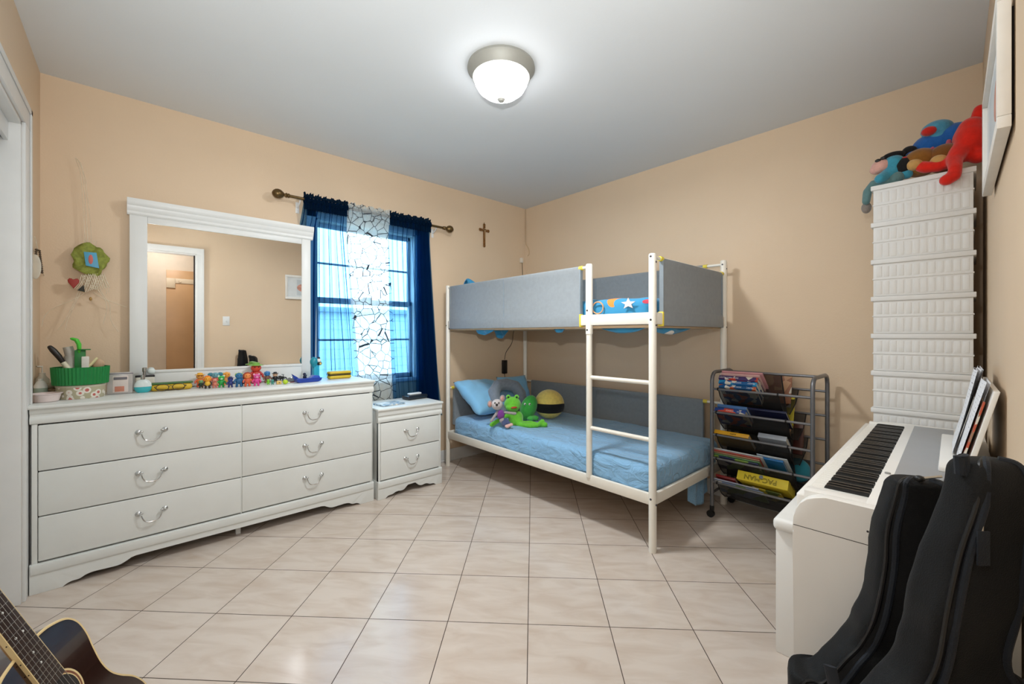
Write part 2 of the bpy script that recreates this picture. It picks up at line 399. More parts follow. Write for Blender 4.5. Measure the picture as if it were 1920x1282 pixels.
def chest(t, x0, x1, yf, yb, top, cols, rows, apron, foot_x=None, over=.012):
    """cols: list of (x0,x1); rows: list of (z0,z1)"""
    b = MB(wood_w)
    zt = rows[0][1]+.006; zb = rows[-1][0]-.006
    b.box(x0+.004, x0+.022, yf+.004, yb, 0, top-.02, .002); b.box(x1-.022, x1-.004, yf+.004, yb, 0, top-.02, .002)
    b.box(x0+.006, x1-.006, yf+.02, yb, zb-.02, top-.03)          # case
    for (a, c) in zip(cols, cols[1:]): b.box(a[1], c[0], yf+.001, yf+.03, zb, zt, .0005)
    b.box(x0+.004, cols[0][0]-.002, yf, yf+.03, zb-.01, zt, .002); b.box(cols[-1][1]+.002, x1-.004, yf, yf+.03, zb-.01, zt, .002)
    b.build('case', t)
    # moulded frieze under the top
    pr_ = [(yf+.03, zt), (yf+.000, zt), (yf-.006, zt+.004), (yf-.010, zt+.016), (yf-.009, zt+.028), (yf-.003, zt+.036), (yf-.003, zt+.044), (yf-.010, zt+.052), (yf-.012, top-.016), (yf+.03, top-.016)]
    MB(wood_w).prism(pr_, lambda q, a: Vector((a, q[0], q[1])), x0-.001, x1+.001).build('cornice', t)
    MB(wood_w).box(x0-over+.004, x1+over-.004, yf-.022, yb, top-.016, top, .005, 3).build('top_board', t)
    # base apron with scalloped lower edge
    base_top = zb-.002
    up = [(x0-.002, 0)]+apron+[(x1+.002, 0), (x1+.002, base_top), (x0-.002, base_top)]
    MB(wood_w).prism(up, lambda q, a: Vector((q[0], a, q[1])), yf-.008, yf+.014, .0015).box(x0+.001, x1-.001, yf-.014, yf-.007, base_top-.045, base_top-.003, .003).build('apron', t, smooth=30)
    for a, c in ((x0-.002, x0+.018), (x1-.018, x1+.002)): MB(wood_w).box(a, c, yf+.0145, yb, 0, base_top, .002).build('plinth_side', t)
    if foot_x is not None: MB(trimw).box(foot_x-.012, foot_x+.012, yf+.05, yf+.08, 0, zb, .002).build('centre_foot', t)
    for (a, c) in cols:
        for (z0, z1) in rows:
            dr = MB(wood_w).box(a, c, yf-.004, yf+.018, z0, z1, .004, 3).build('drawer', t)
            zc = (z0+z1)/2+.020
            handle(dr, (a+c)/2, yf-.004, zc)
    MB(gap).box(x0+.02, x1-.02, yf+.016, yf+.0195, zb, zt).build('shadow_gap', t, smooth=0)

YF = 2.865
drs = thing('dresser', 'wide white six-drawer dresser with scalloped base and swan handles', 'dresser', (.45, 3.06, 0))
ap = smooth_curve([(-.254, 0), (-.240, .012), (-.222, .019), (-.197, .020), (-.178, .032), (-.150, .038), (-.101, .036), (-.060, .036), (-.030, .050), (-.013, .062)], 5)
apr = [(x, z*.9) for x, z in ap]+[(.002, .058), (.905, .058)]+[(1.257-.349-x, z*.9) for x, z in ap[::-1]]
chest(drs, -.3545, 1.257, YF, 3.262, .858, [(-.330, .456), (.462, 1.246)], [(.557, .766), (.350, .552), (.143, .345)], apr, .452)
# the three lower rows share one depth; nightstand repeats the design
ns = thing('nightstand', 'white two-drawer nightstand between dresser and bunk bed', 'nightstand', (1.54, 3.03, 0))
ap = smooth_curve([(1.335, 0), (1.347, .010), (1.362, .017), (1.392, .019), (1.41, .028), (1.436, .031), (1.464, .027), (1.490, .036), (1.505, .052), (1.520, .060)], 4)
apr = ap+[(1.572, .060)]+[(3.092-x, z) for x, z in ap[::-1]][0:]
chest(ns, 1.282, 1.810, 2.842, 3.215, .650, [(1.302, 1.790)], [(.343, .542), (.135, .337)], apr)

# ---------------------------------------------------------------- mirror on the dresser
YM = 3.243
mir = thing('dresser_mirror', 'large rectangular mirror in a white crowned frame standing on the dresser', 'mirror', (.46, 3.255, .858))
X0, X1 = -.026, .950
MB(white).box(X0, .052, YM, YM+.022, .862, 1.875, .003).build('stile', mir)
MB(white).box(.890, X1, YM, YM+.022, .862, 1.875, .003).build('stile', mir)
MB(white).box(.052, .890, YM+.001, YM+.022, 1.835, 1.875, .003).build('header_rail', mir)
MB(white).box(.052, .890, YM+.001, YM+.022, .862, .972, .003).box(.052, .890, YM-.004, YM+.01, .955, .972, .003).build('bottom_rail', mir)
cp = [(YM+.02, 1.872), (YM-.004, 1.872), (YM-.010, 1.88), (YM-.010, 1.893), (YM-.020, 1.905), (YM-.022, 1.922), (YM-.030, 1.93), (YM-.034, 1.944), (YM-.034, 1.962), (YM+.02, 1.962)]
MB(white).prism(cp, lambda q, a: Vector((a, q[0], q[1])), X0-.010, X1+.014, .0015).build('crown', mir)
mm = M('mirror_silver', '#F2F2F0', .0, 1, noise=0)
MB(mm).box(.05, .892, YM+.006, YM+.012, .965, 1.84).build('mirror_glass', mir, smooth=0)
MB(white).box(X0+.01, X1-.01, YM+.013, YM+.020, .87, 1.86).build('backing', mir)

# ---------------------------------------------------------------- curtains
RY, RZ = 3.205, 2.152
brz = M('bronze_metal', '#6B5636', .35, .8, noise=.15, nscale=60)
rod = thing('curtain_rod', 'bronze curtain rod with ball finials above the window', 'curtain rod', (1.42, RY, RZ))
MB(brz).tube([(.80, RY, RZ), (1.2, RY, RZ-.002), (1.6, RY, RZ-.004), (2.06, RY, RZ-.006)], .010, 14).build('pole', rod)
for xx, sg in ((.80, -1), (2.06, 1)):
    zz = RZ if sg < 0 else RZ-.006
    MB(brz).lathe([(0, 0), (.013, 0), (.016, .006), (.012, .014), (.018, .020), (.012, .027), (.010, .034), (.020, .042), (.030, .058), (.033, .074), (.029, .090), (.018, .103), (.006, .109), (0, .110)], (xx, RY, zz), 24, Matrix.Rotation(sg*pi/2, 4, 'Y')).build('finial', rod)
for xx in (.872, 2.0):
    MB(trimw).tube([(xx, YA-.001, RZ-.05), (xx, YA-.02, RZ-.05), (xx, RY+.03, RZ-.03), (xx, RY+.012, RZ-.011)], .005, 8).box(xx-.012, xx+.012, YA-.004, YA, RZ-.09, RZ-.01, .002).build('bracket', rod)

def sheer(name, col, trans, solid=.25, grid=True, pattern=False, line=None):
    m = bpy.data.materials.new(name); m.use_nodes = True; nt = m.node_tree; N = nt.nodes.new; L = nt.links.new
    nt.nodes.remove(nt.nodes['Principled BSDF'])
    tc = N('ShaderNodeTexCoord')
    T = N('ShaderNodeBsdfTransparent'); T.inputs[0].default_value = trans
    D = N('ShaderNodeBsdfDiffuse'); D.inputs[0].default_value = lin(col)
    R = N('ShaderNodeBsdfTranslucent'); R.inputs[0].default_value = lin(col)
    m1 = N('ShaderNodeMixShader'); m1.inputs[0].default_value = .4; L(D.outputs[0], m1.inputs[1]); L(R.outputs[0], m1.inputs[2])
    lw = N('ShaderNodeLayerWeight'); lw.inputs[0].default_value = .35
    fac = N('ShaderNodeMath'); fac.operation = 'MULTIPLY_ADD'; L(lw.outputs['Facing'], fac.inputs[0]); fac.inputs[1].default_value = .48; fac.inputs[2].default_value = solid
    out = fac.outputs[0]
    if grid:
        ck = N('ShaderNodeTexChecker'); ck.inputs['Scale'].default_value = 170; L(tc.outputs['Object'], ck.inputs['Vector'])
        ad = N('ShaderNodeMath'); ad.operation = 'MULTIPLY_ADD'; L(ck.outputs['Fac'], ad.inputs[0]); ad.inputs[1].default_value = .12; L(out, ad.inputs[2]); out = ad.outputs[0]
    if pattern:
        mp = N('ShaderNodeMapping'); mp.inputs['Scale'].default_value = (1, .01, 1); L(tc.outputs['Object'], mp.inputs[0])
        vo = N('ShaderNodeTexVoronoi'); vo.feature = 'DISTANCE_TO_EDGE'; vo.inputs['Scale'].default_value = 15; L(mp.outputs[0], vo.inputs['Vector'])
        lt = N('ShaderNodeMath'); lt.operation = 'LESS_THAN'; L(vo.outputs['Distance'], lt.inputs[0]); lt.inputs[1].default_value = .028
        D2 = N('ShaderNodeBsdfDiffuse'); D2.inputs[0].default_value = lin('#3a3f46')
    cl = N('ShaderNodeClamp'); L(out, cl.inputs[0]); cl.inputs['Max'].default_value = .97
    mx = N('ShaderNodeMixShader'); L(cl.outputs[0], mx.inputs[0]); L(T.outputs[0], mx.inputs[1]); L(m1.outputs[0], mx.inputs[2])
    fin = mx.outputs[0]
    if pattern:
        m3 = N('ShaderNodeMixShader'); L(lt.outputs[0], m3.inputs[0]); L(fin, m3.inputs[1]); L(D2.outputs[0], m3.inputs[2]); fin = m3.outputs[0]
    L(fin, nt.nodes['Material Output'].inputs[0])
    return m
blue_s = sheer('navy_voile', '#0f3a68', (.33, .57, .80, 1), .18)
blue_d = sheer('navy_voile_header', '#0b2038', (.12, .25, .42, 1), .80)
white_s = sheer('white_voile', '#dfe9ee', (.88, .96, 1, 1), .42, grid=False, pattern=True)

def curtain(name, label, top, bot, ytop, ymid, mat, nf, amp, seed, group=None, zmid=1.95, bend=None, hdr=None, pleats=0):
    """top/bot: (x0,x1,z)"""
    rnd = random.Random(seed); ph = rnd.random()*6; ph2 = rnd.random()*6
    t = thing(name, label, 'curtain', ((top[0]+top[1])/2, ytop, bot[2]), 0, group)
    def fn(u, v, hang=True):
        z = top[2]+(bot[2]-top[2])*v
        vv = (v**1.0) if bend is None else bend(v)
        x0 = top[0]+(bot[0]-top[0])*vv; x1 = top[1]+(bot[1]-top[1])*vv
        uu = u+.02*math.sin(u*nf*1.7+v*3+ph)*v
        k = min(1, max(0, (top[2]-.03-z)/.15))
        y = ytop+(ymid-ytop)*k
        a = amp*(1+.5*math.sin(u*9+ph2))*(.45+.55*min(1, v*2.2))
        y += a*math.sin(uu*nf*2*pi+ph+v*1.2)+a*.5*math.sin(uu*nf*4.3+ph2-v*2)
        x = x0+(x1-x0)*uu+a*.5*math.cos(uu*nf*2*pi+ph)
        if x < .985 and z < 1.99: y = max(y, 3.270)
        y = min(y, 3.284)
        return Vector((x, y, z))
    b = MB(mat); b.grid(lambda u, v: fn(u, v), 220, 60)
    if pleats:      # narrow gathered pleats that double the cloth
        for k in range(pleats):
            u0 = (k+.5+rnd.uniform(-.3, .3))/pleats*.94; w_ = rnd.uniform(.010, .026); dr_ = rnd.uniform(-.02, .03)
            for lay in (1, 2, 3):
                b.grid(lambda u, v: fn(min(.995, u0+dr_*v+w_*u*(1-.25*lay)*(1.1-.5*v)), v)+Vector((0, -.0022*lay if mat is not white_s else -.001*lay, 0)), 4, 50)
    b.build('drape', t, smooth=180)
    # rod pocket + ruffle standing above it
    h = MB(hdr)
    def hf(u, v):
        a = 2*pi*v
        x = top[0]+(top[1]-top[0])*u
        r = .016+.004*math.sin(u*nf*2*pi*1.5+ph)
        return Vector((x+.003*math.sin(u*60), ytop+math.cos(a)*r, RZ-.003+math.sin(a)*r*1.3))
    h.grid(hf, 150, 12)
    def rf(u, v):
        x = top[0]+(top[1]-top[0])*u
        z = RZ+.014+v*(.030+.006*math.sin(u*nf*5+ph)+.004*math.sin(u*nf*13))
        return Vector((x, ytop+.006*math.sin(u*nf*2*pi*2.2+ph)*(.5+v)+.003*math.sin(u*nf*31), z))
    h.grid(rf, 240, 4)
    def sk(u, v):
        x = top[0]+(top[1]-top[0])*u
        z = RZ-.016-v*.055
        return Vector((x, ytop-.004+.005*math.sin(u*nf*2*pi*2+ph), z))
    h.grid(sk, 240, 4)
    h.build('heading', t, smooth=180)
    return t
GB = 'navy sheer curtains'
curtain('curtain', 'navy sheer curtain hanging at left, its edge tucked behind the dresser mirror', (.893, 1.205, RZ), (.80, 1.337, .70), RY, 3.264, blue_s, 8, .013, 3, hdr=blue_d, pleats=11)
curtain('curtain', 'white sheer curtain with dark crackle pattern hanging in the middle of the window', (1.200, 1.545, RZ), (1.31, 1.645, .50), RY+.002, 3.250, white_s, 6, .006, 5, hdr=white_s, pleats=4)
rc = curtain('curtain', 'navy sheer curtain at the right end of the rod beside the bunk bed', (1.548, 1.935, RZ), (1.615, 2.065, .45), RY, 3.235, blue_s, 8, .012, 11, hdr=blue_d, pleats=8, bend=lambda v: v**1.5)
b = MB(blue_s)
for k in range(3):     # gathered folds at the outer edge
    b.grid(lambda u, v, k=k: Vector((1.80+.03*k+(.13-.02*k)*u+(.02+.10*u)*v, 3.247+.006*k+.007*math.sin(u*(14+5*k)+k+v), RZ-.01-(RZ-.46)*v)), 60, 40)
o = b.build('gathered_fold', rc, smooth=180)

# ---------------------------------------------------------------- bunk bed
BX0, BX1, BY0, BY1 = 2.087, 3.052, 1.165, 3.165
bed = thing('bunk_bed', 'cream metal bunk bed with grey fabric guards in the far corner', 'bunk bed', ((BX0+BX1)/2, (BY0+BY1)/2, 0))
cm = cream_metal
screw = M('screw_steel', '#55555a', .35, .9)
def post(x, y, z1, r=.021, sc=()):
    b = MB(cm); b.tube([(x, y, 0), (x, y, z1-.006), (x, y, z1)], [r, r, r*.85], 20)
    p = b.build('post', bed)
    for z in sc:
        MB(screw).tube([(x-r-.0006, y, z), (x-r+.003, y, z)], .006, 10).build('screw', p)
        MB(screw).tube([(x, y-r-.0006, z-.03), (x, y-r+.003, z-.03)], .006, 10).build('screw', p)
post(BX0, BY0, 1.622, sc=(1.605, 1.262, .29)); post(BX0, BY1, 1.622, .019, sc=(1.262,))
post(BX1, BY0, 1.70, sc=(1.67, 1.262)); post(BX1, BY1, 1.70)
# side rails
b = MB(cm).box(BX0-.012, BX0+.012, BY0, BY1, .252, .315, .006); b.build('side_rail', bed)
b = MB(cm).box(BX1-.012, BX1+.012, BY0, BY1, .252, .315, .006); b.build('side_rail', bed)
for y in (BY0, BY1): MB(cm).box(BX0, BX1, y-.012, y+.012, .252, .315, .006).build('end_rail', bed)
b = MB(cm).box(BX0-.012, BX0+.012, BY0, BY1, 1.238, 1.304, .006); b.build('side_rail', bed)
b = MB(cm).box(BX1-.012, BX1+.012, BY0, BY1, 1.238, 1.304, .006); b.build('side_rail', bed)
for y in (BY0, BY1): MB(cm).box(BX0, BX1, y-.012, y+.012, 1.238, 1.304, .006).build('end_rail', bed)
# slim top tubes
def rail(*p): MB(cm).tube(p, .0095, 12).build('guard_tube', bed)
rail((BX0, 1.585, 1.600), (BX0, BY1, 1.600)); rail((BX0, BY0, 1.604), (BX1, BY0, 1.604)); rail((BX1, BY0, 1.672), (BX1, BY1, 1.672)); rail((BX0, BY1, 1.604), (BX1, BY1, 1.604))
rail((BX1, BY0, .700), (BX1, BY1, .700)); rail((BX0, BY1, .700), (BX1, BY1, .700))
# ladder
lad_y = 1.590
p = MB(cm).tube([(BX0-.002, lad_y, .30), (BX0-.002, lad_y, 1.19)], .0185, 20).tube([(BX0-.002, lad_y, 1.185), (BX0-.002, lad_y, 1.61), (BX0-.002, lad_y, 1.618)], [.022, .022, .018], 20).build('ladder_post', bed)
for z in (1.33, 1.21): MB(screw).tube([(BX0-.0245, lad_y, z), (BX0-.02, lad_y, z)], .006, 10).build('screw', p)
for z in (.918, .606): MB(cm).tube([(BX0, BY0, z), (BX0, lad_y, z)], .0125, 14).build('rung', bed)
# fabric guards
def fabric(name, col):
    m = M(name, col, .85, noise=.05, nscale=40, bump=.35, bscale=700, sheen=.25, spec=.2); return m
fgrey = fabric('grey_guard_fabric', '#8A8F92'); fgrey2 = fabric('grey_guard_seam', '#868f95')
yel = M('yellow_clip_plastic', '#E5CF4A', .45)
def guard(fn, a0, a1, z0, z1, seams=(), side=1, wrap=True):
    """fn(a, off, z)->point ; thin double-skinned fabric stretched between the tube and the rail"""
    g = MB(fgrey)
    th = .014
    prof = [(-th, z0-.004), (th, z0-.004), (th+.001, z0+.07), (.006, z0+.085), (.005, z1-.03), (.0115, z1-.008), (.010, z1+.006), (0, z1+.011), (-.010, z1+.006), (-.0115, z1-.008), (-.005, z1-.03), (-.006, z0+.085), (-th-.001, z0+.07)]
    g.prism(prof, lambda q, a: fn(a, q[0], q[1]), a0, a1, .001)
    p = g.build('fabric_guard', bed, smooth=50)
    for a in seams:
        s_ = MB(fgrey2)
        s_.prism([(-th-.003, z0), (th+.003, z0), (.007, z0+.09), (.007, z1-.03), (.013, z1-.005), (-.013, z1-.005), (-.007, z1-.03), (-.007, z0+.09)], lambda q, b_: fn(b_, q[0], q[1]), a-.006, a+.006).build('seam', p, smooth=50)
    for a in (a0, a1):
        s_ = MB(fgrey2)
        s_.prism([(-th-.002, z0-.006), (th+.002, z0-.006), (.012, z0+.09), (.012, z1-.03), (.013, z1+.004), (-.013, z1+.004), (-.012, z1-.03), (-.012, z0+.09)], lambda q, b_: fn(b_, q[0], q[1]), a-.004+(.001 if a == a0 else -.001), a+.004+(.001 if a == a0 else -.001)).build('seam', p, smooth=50)
    return p
def clip(pt, r=.014, d=(0, 1, 0)):
    dv = Vector(d)*.014
    MB(yel).tube([Vector(pt)-dv, Vector(pt)+dv], r, 14).build('yellow_clip', bed, label='yellow plastic clip')
fy = lambda x: (lambda a, o_, z: Vector((x+o_, a, z)))
fx = lambda y: (lambda a, o_, z: Vector((a, y+o_, z)))
guard(fy(BX0), 1.655, 3.115, 1.236, 1.602, (2.394,)); clip((BX0, 1.652, 1.600))
MB(yel).box(BX0-.0165, BX0+.0165, 1.648, 1.660, 1.228, 1.31, .004).build('yellow_clip', bed, label='yellow plastic clip')
guard(fx(BY0), 2.185, 3.005, 1.236, 1.602); clip((2.175, BY0, 1.604), d=(1, 0, 0)); clip((3.012, BY0, 1.604), d=(1, 0, 0))
MB(yel).box(2.172, 2.186, BY0-.0165, BY0+.0165, 1.228, 1.31, .004).build('yellow_clip', bed, label='yellow plastic clip')
guard(fy(BX1), 1.31, 3.11, 1.29, 1.674, (2.25,)); clip((BX1, 1.29, 1.672))
guard(fx(BY1), 2.14, 3.0, 1.236, 1.602)
guard(fy(BX1), 1.305, 3.06, .37, .702, (2.25,)); clip((BX1, 1.29, .70)); 
guard(fx(BY1-.0), 2.15, 3.0, .37, .702); clip((2.135, BY1, .70), d=(1, 0, 0))
rail((BX1, 1.3, .38), (BX1, 3.06, .38)); 
MB(cm).box(BX1-.01, BX1+.01, 1.225, 1.25, .31, .70, .004).build('guard_upright', bed)
# mattress bases
canv = M('tan_canvas', '#C9AE8C', .8, noise=.05, bump=.2)
MB(canv).box(BX0+.013, BX1-.013, BY0+.013, BY1-.013, 1.220, 1.236, .002).build('canvas_base', bed)
MB(canv).box(BX0+.013, BX1-.013, BY0+.013, BY1-.013, .262, .272, .002).build('canvas_base', bed)

def soft_box(mat, x0, x1, y0, y1, z0, z1, r, amp, sc, seed, nx=40, ny=80, nz=8):
    b = MB(mat); t = bmesh.new(); bmesh.ops.create_cube(t, size=2)
    bmesh.ops.delete(t, geom=t.verts[:], context='VERTS')
    cx, cy, cz = (x0+x1)/2, (y0+y1)/2, (z0+z1)/2; hx, hy, hz = (x1-x0)/2, (y1-y0)/2, (z1-z0)/2
    def pt(p):
        q = Vector((max(-hx+r, min(hx-r, p.x)), max(-hy+r, min(hy-r, p.y)), max(-hz+min(r, hz*.9), min(hz-min(r, hz*.9), p.z))))
        d = p-q
        if d.length > 1e-9:
            m_ = max(abs(d.x), abs(d.y), abs(d.z)); d = d.normalized()*m_
        w_ = q+d+Vector((cx, cy, cz))
        nv = Vector((w_.x*sc, w_.y*sc, w_.z*sc+seed))
        nn = mnoise.fractal(nv, 1.0, 2.0, 3)
        nn2 = mnoise.fractal(Vector((w_.x*sc*.6+w_.y*sc*2.2, w_.y*sc*.5, seed+9)), 1.0, 2.0, 3)
        dd = d.normalized() if d.length > 1e-9 else Vector((0, 0, 1))
        return w_+dd*(nn*.6+nn2*.6)*amp
    def face(fn, nu, nv):
        V = [[t.verts.new(pt(fn(i/nu*2-1, j/nv*2-1))) for j in range(nv+1)] for i in range(nu+1)]
        for i in range(nu):
            for j in range(nv): t.faces.new((V[i][j], V[i+1][j], V[i+1][j+1], V[i][j+1]))
    face(lambda u, v: Vector((u*hx, v*hy, hz)), nx, ny); face(lambda u, v: Vector((u*hx, v*hy, -hz)), nx, ny)
    face(lambda u, v: Vector((hx, u*hy, v*hz)), ny, nz); face(lambda u, v: Vector((-hx, u*hy, v*hz)), ny, nz)
    face(lambda u, v: Vector((u*hx, hy, v*hz)), nx, nz); face(lambda u, v: Vector((u*hx, -hy, v*hz)), nx, nz)
    bmesh.ops.remove_doubles(t, verts=t.verts[:], dist=1e-4)
    bmesh.ops.recalc_face_normals(t, faces=t.faces[:])
    b.add(t); return b

def sheet_mat(name, col, scale=4.2):
    m = M(name, col, .75, noise=.03, nscale=5, sheen=.3, spec=.2)
    nt = m.node_tree; N = nt.nodes.new; L = nt.links.new; b = nt.nodes['Principled BSDF']
    tc = N('ShaderNodeTexCoord'); nz = N('ShaderNodeTexNoise'); nz.inputs['Scale'].default_value = 3.0
    L(tc.outputs['Object'], nz.inputs['Vector'])
    ad = N('ShaderNodeVectorMath'); ad.operation = 'MULTIPLY_ADD'; ad.inputs[1].default_value = (.10, .10, .10); L(nz.outputs['Color'], ad.inputs[0]); L(tc.outputs['Object'], ad.inputs[2])
    br = N('ShaderNodeTexBrick'); br.offset = 0; br.inputs['Scale'].default_value = scale; br.inputs['Mortar Size'].default_value = .006; br.inputs['Mortar Smooth'].default_value = .3; br.inputs['Brick Width'].default_value = .8; br.inputs['Row Height'].default_value = .55
    L(ad.outputs[0], br.inputs['Vector'])
    n2 = N('ShaderNodeTexNoise'); n2.inputs['Scale'].default_value = 16; n2.inputs['Detail'].default_value = 4; n2.inputs['Distortion'].default_value = 1.2
    mp = N('ShaderNodeMapping'); mp.inputs['Scale'].default_value = (1, .5, 1); L(tc.outputs['Object'], mp.inputs[0]); L(mp.outputs[0], n2.inputs['Vector'])
    su = N('ShaderNodeMath'); su.operation = 'MULTIPLY_ADD'; L(br.outputs['Fac'], su.inputs[0]); su.inputs[1].default_value = -.35; L(n2.outputs['Fac'], su.inputs[2])
    bp = N('ShaderNodeBump'); bp.inputs['Strength'].default_value = .8; bp.inputs['Distance'].default_value = .03; L(su.outputs[0], bp.inputs['Height']); L(bp.outputs[0], b.inputs['Normal'])
    return m
sheet = sheet_mat('blue_quilted_sheet', '#8AB8DC')
o = soft_box(sheet, BX0+.016, BX1-.016, BY0+.016, BY1-.05, .274, .452, .05, .008, 3.5, 2).build('mattress', smooth=180)
tag(root_at(o, ((BX0+BX1)/2, 2.16, .274)), 'lower bunk mattress covered in a plain light blue quilted sheet', 'mattress')
o = MB(sheet)
def hs(u, v):
    x = 2.62+u*.30; z = .33-v*(.22+.06*math.sin(u*pi)); return Vector((x+.04*v*(.5-u), BY0+.022+.014*math.sin(u*14+v*2)*v, z))
o.grid(hs, 30, 16); o = o.build('sheet_corner', smooth=180); o.modifiers.new('th', 'SOLIDIFY').thickness = .004
o.location = (0, .03, 0)
tag(o, 'loose light blue sheet corner drooping under the lower bunk end rail', 'bed sheet')

# printed upper bedding
pm = M('printed_blue_bedding', '#3A8DB8', .75, noise=.05, sheen=.2, spec=.2, bump=.2, bscale=60)
nt = pm.node_tree; N = nt.nodes.new; L = nt.links.new; b_ = nt.nodes['Principled BSDF']
tc = N('ShaderNodeTexCoord'); vo = N('ShaderNodeTexVoronoi'); vo.inputs['Scale'].default_value = 7.5; L(tc.outputs['Object'], vo.inputs['Vector'])
cr = N('ShaderNodeValToRGB'); cr.color_ramp.interpolation = 'CONSTANT'
els = cr.color_ramp.elements; els[0].position = 0; els[0].color = lin('#3A8DB8'); els[1].position = .72; els[1].color = lin('#E9E4DC')
for p_, c_ in ((.80, '#D9483B'), (.86, '#3A8DB8'), (.93, '#F08A3C')):
    e = els.new(p_); e.color = lin(c_)
sp = N('ShaderNodeSeparateColor'); L(vo.outputs['Color'], sp.inputs[0]); L(sp.outputs[0], cr.inputs[0])
lt = N('ShaderNodeMath'); lt.operation = 'LESS_THAN'; L(vo.outputs['Distance'], lt.inputs[0]); lt.inputs[1].default_value = .42
mx = N('ShaderNodeMix'); mx.data_type = 'RGBA'; L(lt.outputs[0], mx.inputs['Factor']); mx.inputs['A'].default_value = lin('#3A8DB8'); L(cr.outputs[0], mx.inputs['B']); L(mx.outputs['Result'], b_.inputs['Base Color'])
o = soft_box(pm, BX0+.03, BX1-.03, BY0+.03, BY1-.05, 1.248, 1.400, .05, .012, 4.0, 5).build('mattress', smooth=180)
um = tag(root_at(o, ((BX0+BX1)/2, 2.16, 1.248)), 'upper bunk mattress in bright blue bedding printed with white and red stars', 'mattress')
def print_on(nm, poly, col, hole=None):
    b = MB(M('print_'+nm, col, .8))
    c_ = poly
    b.prism(c_, lambda q, a: Vector((a, q[0], q[1])), BX0+.016, BX0+.0195, .0004)
    o_ = b.build(nm, smooth=20); o_.data.transform(Matrix.Translation(-um.location)); o_.parent = um
def pix(u, v): q_ = at_x(u, v, BX0+.018); return (q_.y, q_.z)
cy_, cz_ = pix(1178, 570)
print_on('printed_star', [(cy_+math.cos(pi/2+k*pi/5)*(.050 if k % 2 == 0 else .020), cz_+.003+math.sin(pi/2+k*pi/5)*(.034 if k % 2 == 0 else .014)) for k in range(10)], '#E9D5CE')
cy_, cz_ = pix(1213, 565)
print_on('printed_patch', [(cy_+.028*math.cos(k*pi/6), cz_+.012*math.sin(k*pi/6)) for k in range(12)], '#C24458')
cy_, cz_ = pix(1121, 577)
bb = MB(M('print_ring', '#D9A070', .8)).tube([(BX0+.017, cy_+.040*math.cos(k*pi/12), cz_+.036*math.sin(k*pi/12)) for k in range(24)], .0042, 6, closed=True)
o_ = bb.build('printed_ring', smooth=60); o_.data.transform(Matrix.Translation(-um.location)); o_.parent = um
def droop(name, x, y, w, h, d, lab, seed, along='y'):
    rn = random.Random(seed); b = MB(pm)
    def fn(u, v):
        k = math.sin(u*pi)**.7
        px = (u-.5)*w
        wob = .010*math.sin(u*13+seed)+.006*math.sin(v*9+seed)
        if along == 'y': return Vector((x+d*v+wob, y+px, 1.2345-v*h*k))
        return Vector((x+px, y+d*v+wob, 1.2345-v*h*k))
    b.grid(fn, 24, 8); o = b.build(name, smooth=180)
    o.modifiers.new('th', 'SOLIDIFY').thickness = .004
    return tag(root_at(o, (x, y, 1.2)), lab, 'bed sheet')
droop('hanging_sheet_fold', 2.13, 2.72, .26, .055, .02, 'blue printed sheet fold drooping under the upper bunk near its window end', 1)
droop('hanging_sheet_fold', 2.5, 2.95, .22, .09, .03, 'rounded blue sheet fold hanging deepest under the upper bunk above the adapter', 2)
droop('hanging_sheet_fold', 2.14, 1.90, .14, .04, .02, 'small blue sheet tip hanging under the middle of the upper bunk', 3)
droop('hanging_sheet_fold', 2.14, 1.40, .36, .045, .02, 'blue printed sheet edge drooping between the ladder posts', 4)
droop('hanging_sheet_fold', 2.40, 1.20, .50, .05, .02, 'blue sheet edge hanging under the upper bunk end guard', 5, 'x')
# ---------------------------------------------------------------- book cart
steel = M('grey_tube_metal', '#77777A', .38, .6, noise=.05)
cart = thing('book_cart', 'grey metal rolling book cart with black mesh pockets beside the bunk bed', 'book cart', (2.94, .86, 0))
CXF, CXB, CYL, CYR, CT = 2.768, 3.115, 1.128, .588, .938
for y in (CYL, CYR):
    pts = [(CXF, y, .075)]+[(CXF, y, z) for z in (.4, .8, CT-.055)]
    pts += [(CXF+.055*(1-math.cos(a)), y, CT-.055+.055*math.sin(a)) for a in (pi/6, pi/3, pi/2)]
    pts += [(CXB-.055+.055*math.sin(a), y, CT-.055+.055*math.cos(a)) for a in (0, pi/6, pi/3, pi/2)]
    pts += [(CXB, y, z) for z in (.8, .4, .075)]
    MB(steel).tube(pts, .0115, 14).build('side_frame', cart)
    MB(steel).tube([(CXF, y, .16), (CXB, y, .16)], .008, 10).build('cross_bar', cart)
    for x in (CXF, CXB):
        c_ = MB(black).box(x-.013, x+.013, y-.011, y+.011, .042, .078, .004).tube([(x-.012, y+.008, .0225), (x+.012, y+.008, .0225)], .0225, 20)
        c_.build('caster', cart)
BZ = [.832, .684, .538, .387, .232]
for z in BZ:
    MB(steel).tube([(CXF, CYL, z), (CXF, CYR, z)], .0075, 10).build('front_bar', cart)
    MB(steel).tube([(CXB, CYL, z+.004), (CXB, CYR, z+.004)], .0075, 10).build('back_bar', cart)
MB(steel).tube([((CXF+CXB)/2-.02, CYL, CT), ((CXF+CXB)/2-.02, CYR, CT)], .0085, 10).build('top_bar', cart)
MB(steel).tube([((CXF+CXB)/2, CYL, .16), ((CXF+CXB)/2, CYR, .16)], .007, 10).build('bottom_bar', cart)
mesh_m = bpy.data.materials.new('black_mesh'); mesh_m.use_nodes = True; nt = mesh_m.node_tree
b_ = nt.nodes['Principled BSDF']; b_.inputs['Base Color'].default_value = lin('#101012'); b_.inputs['Roughness'].default_value = .7
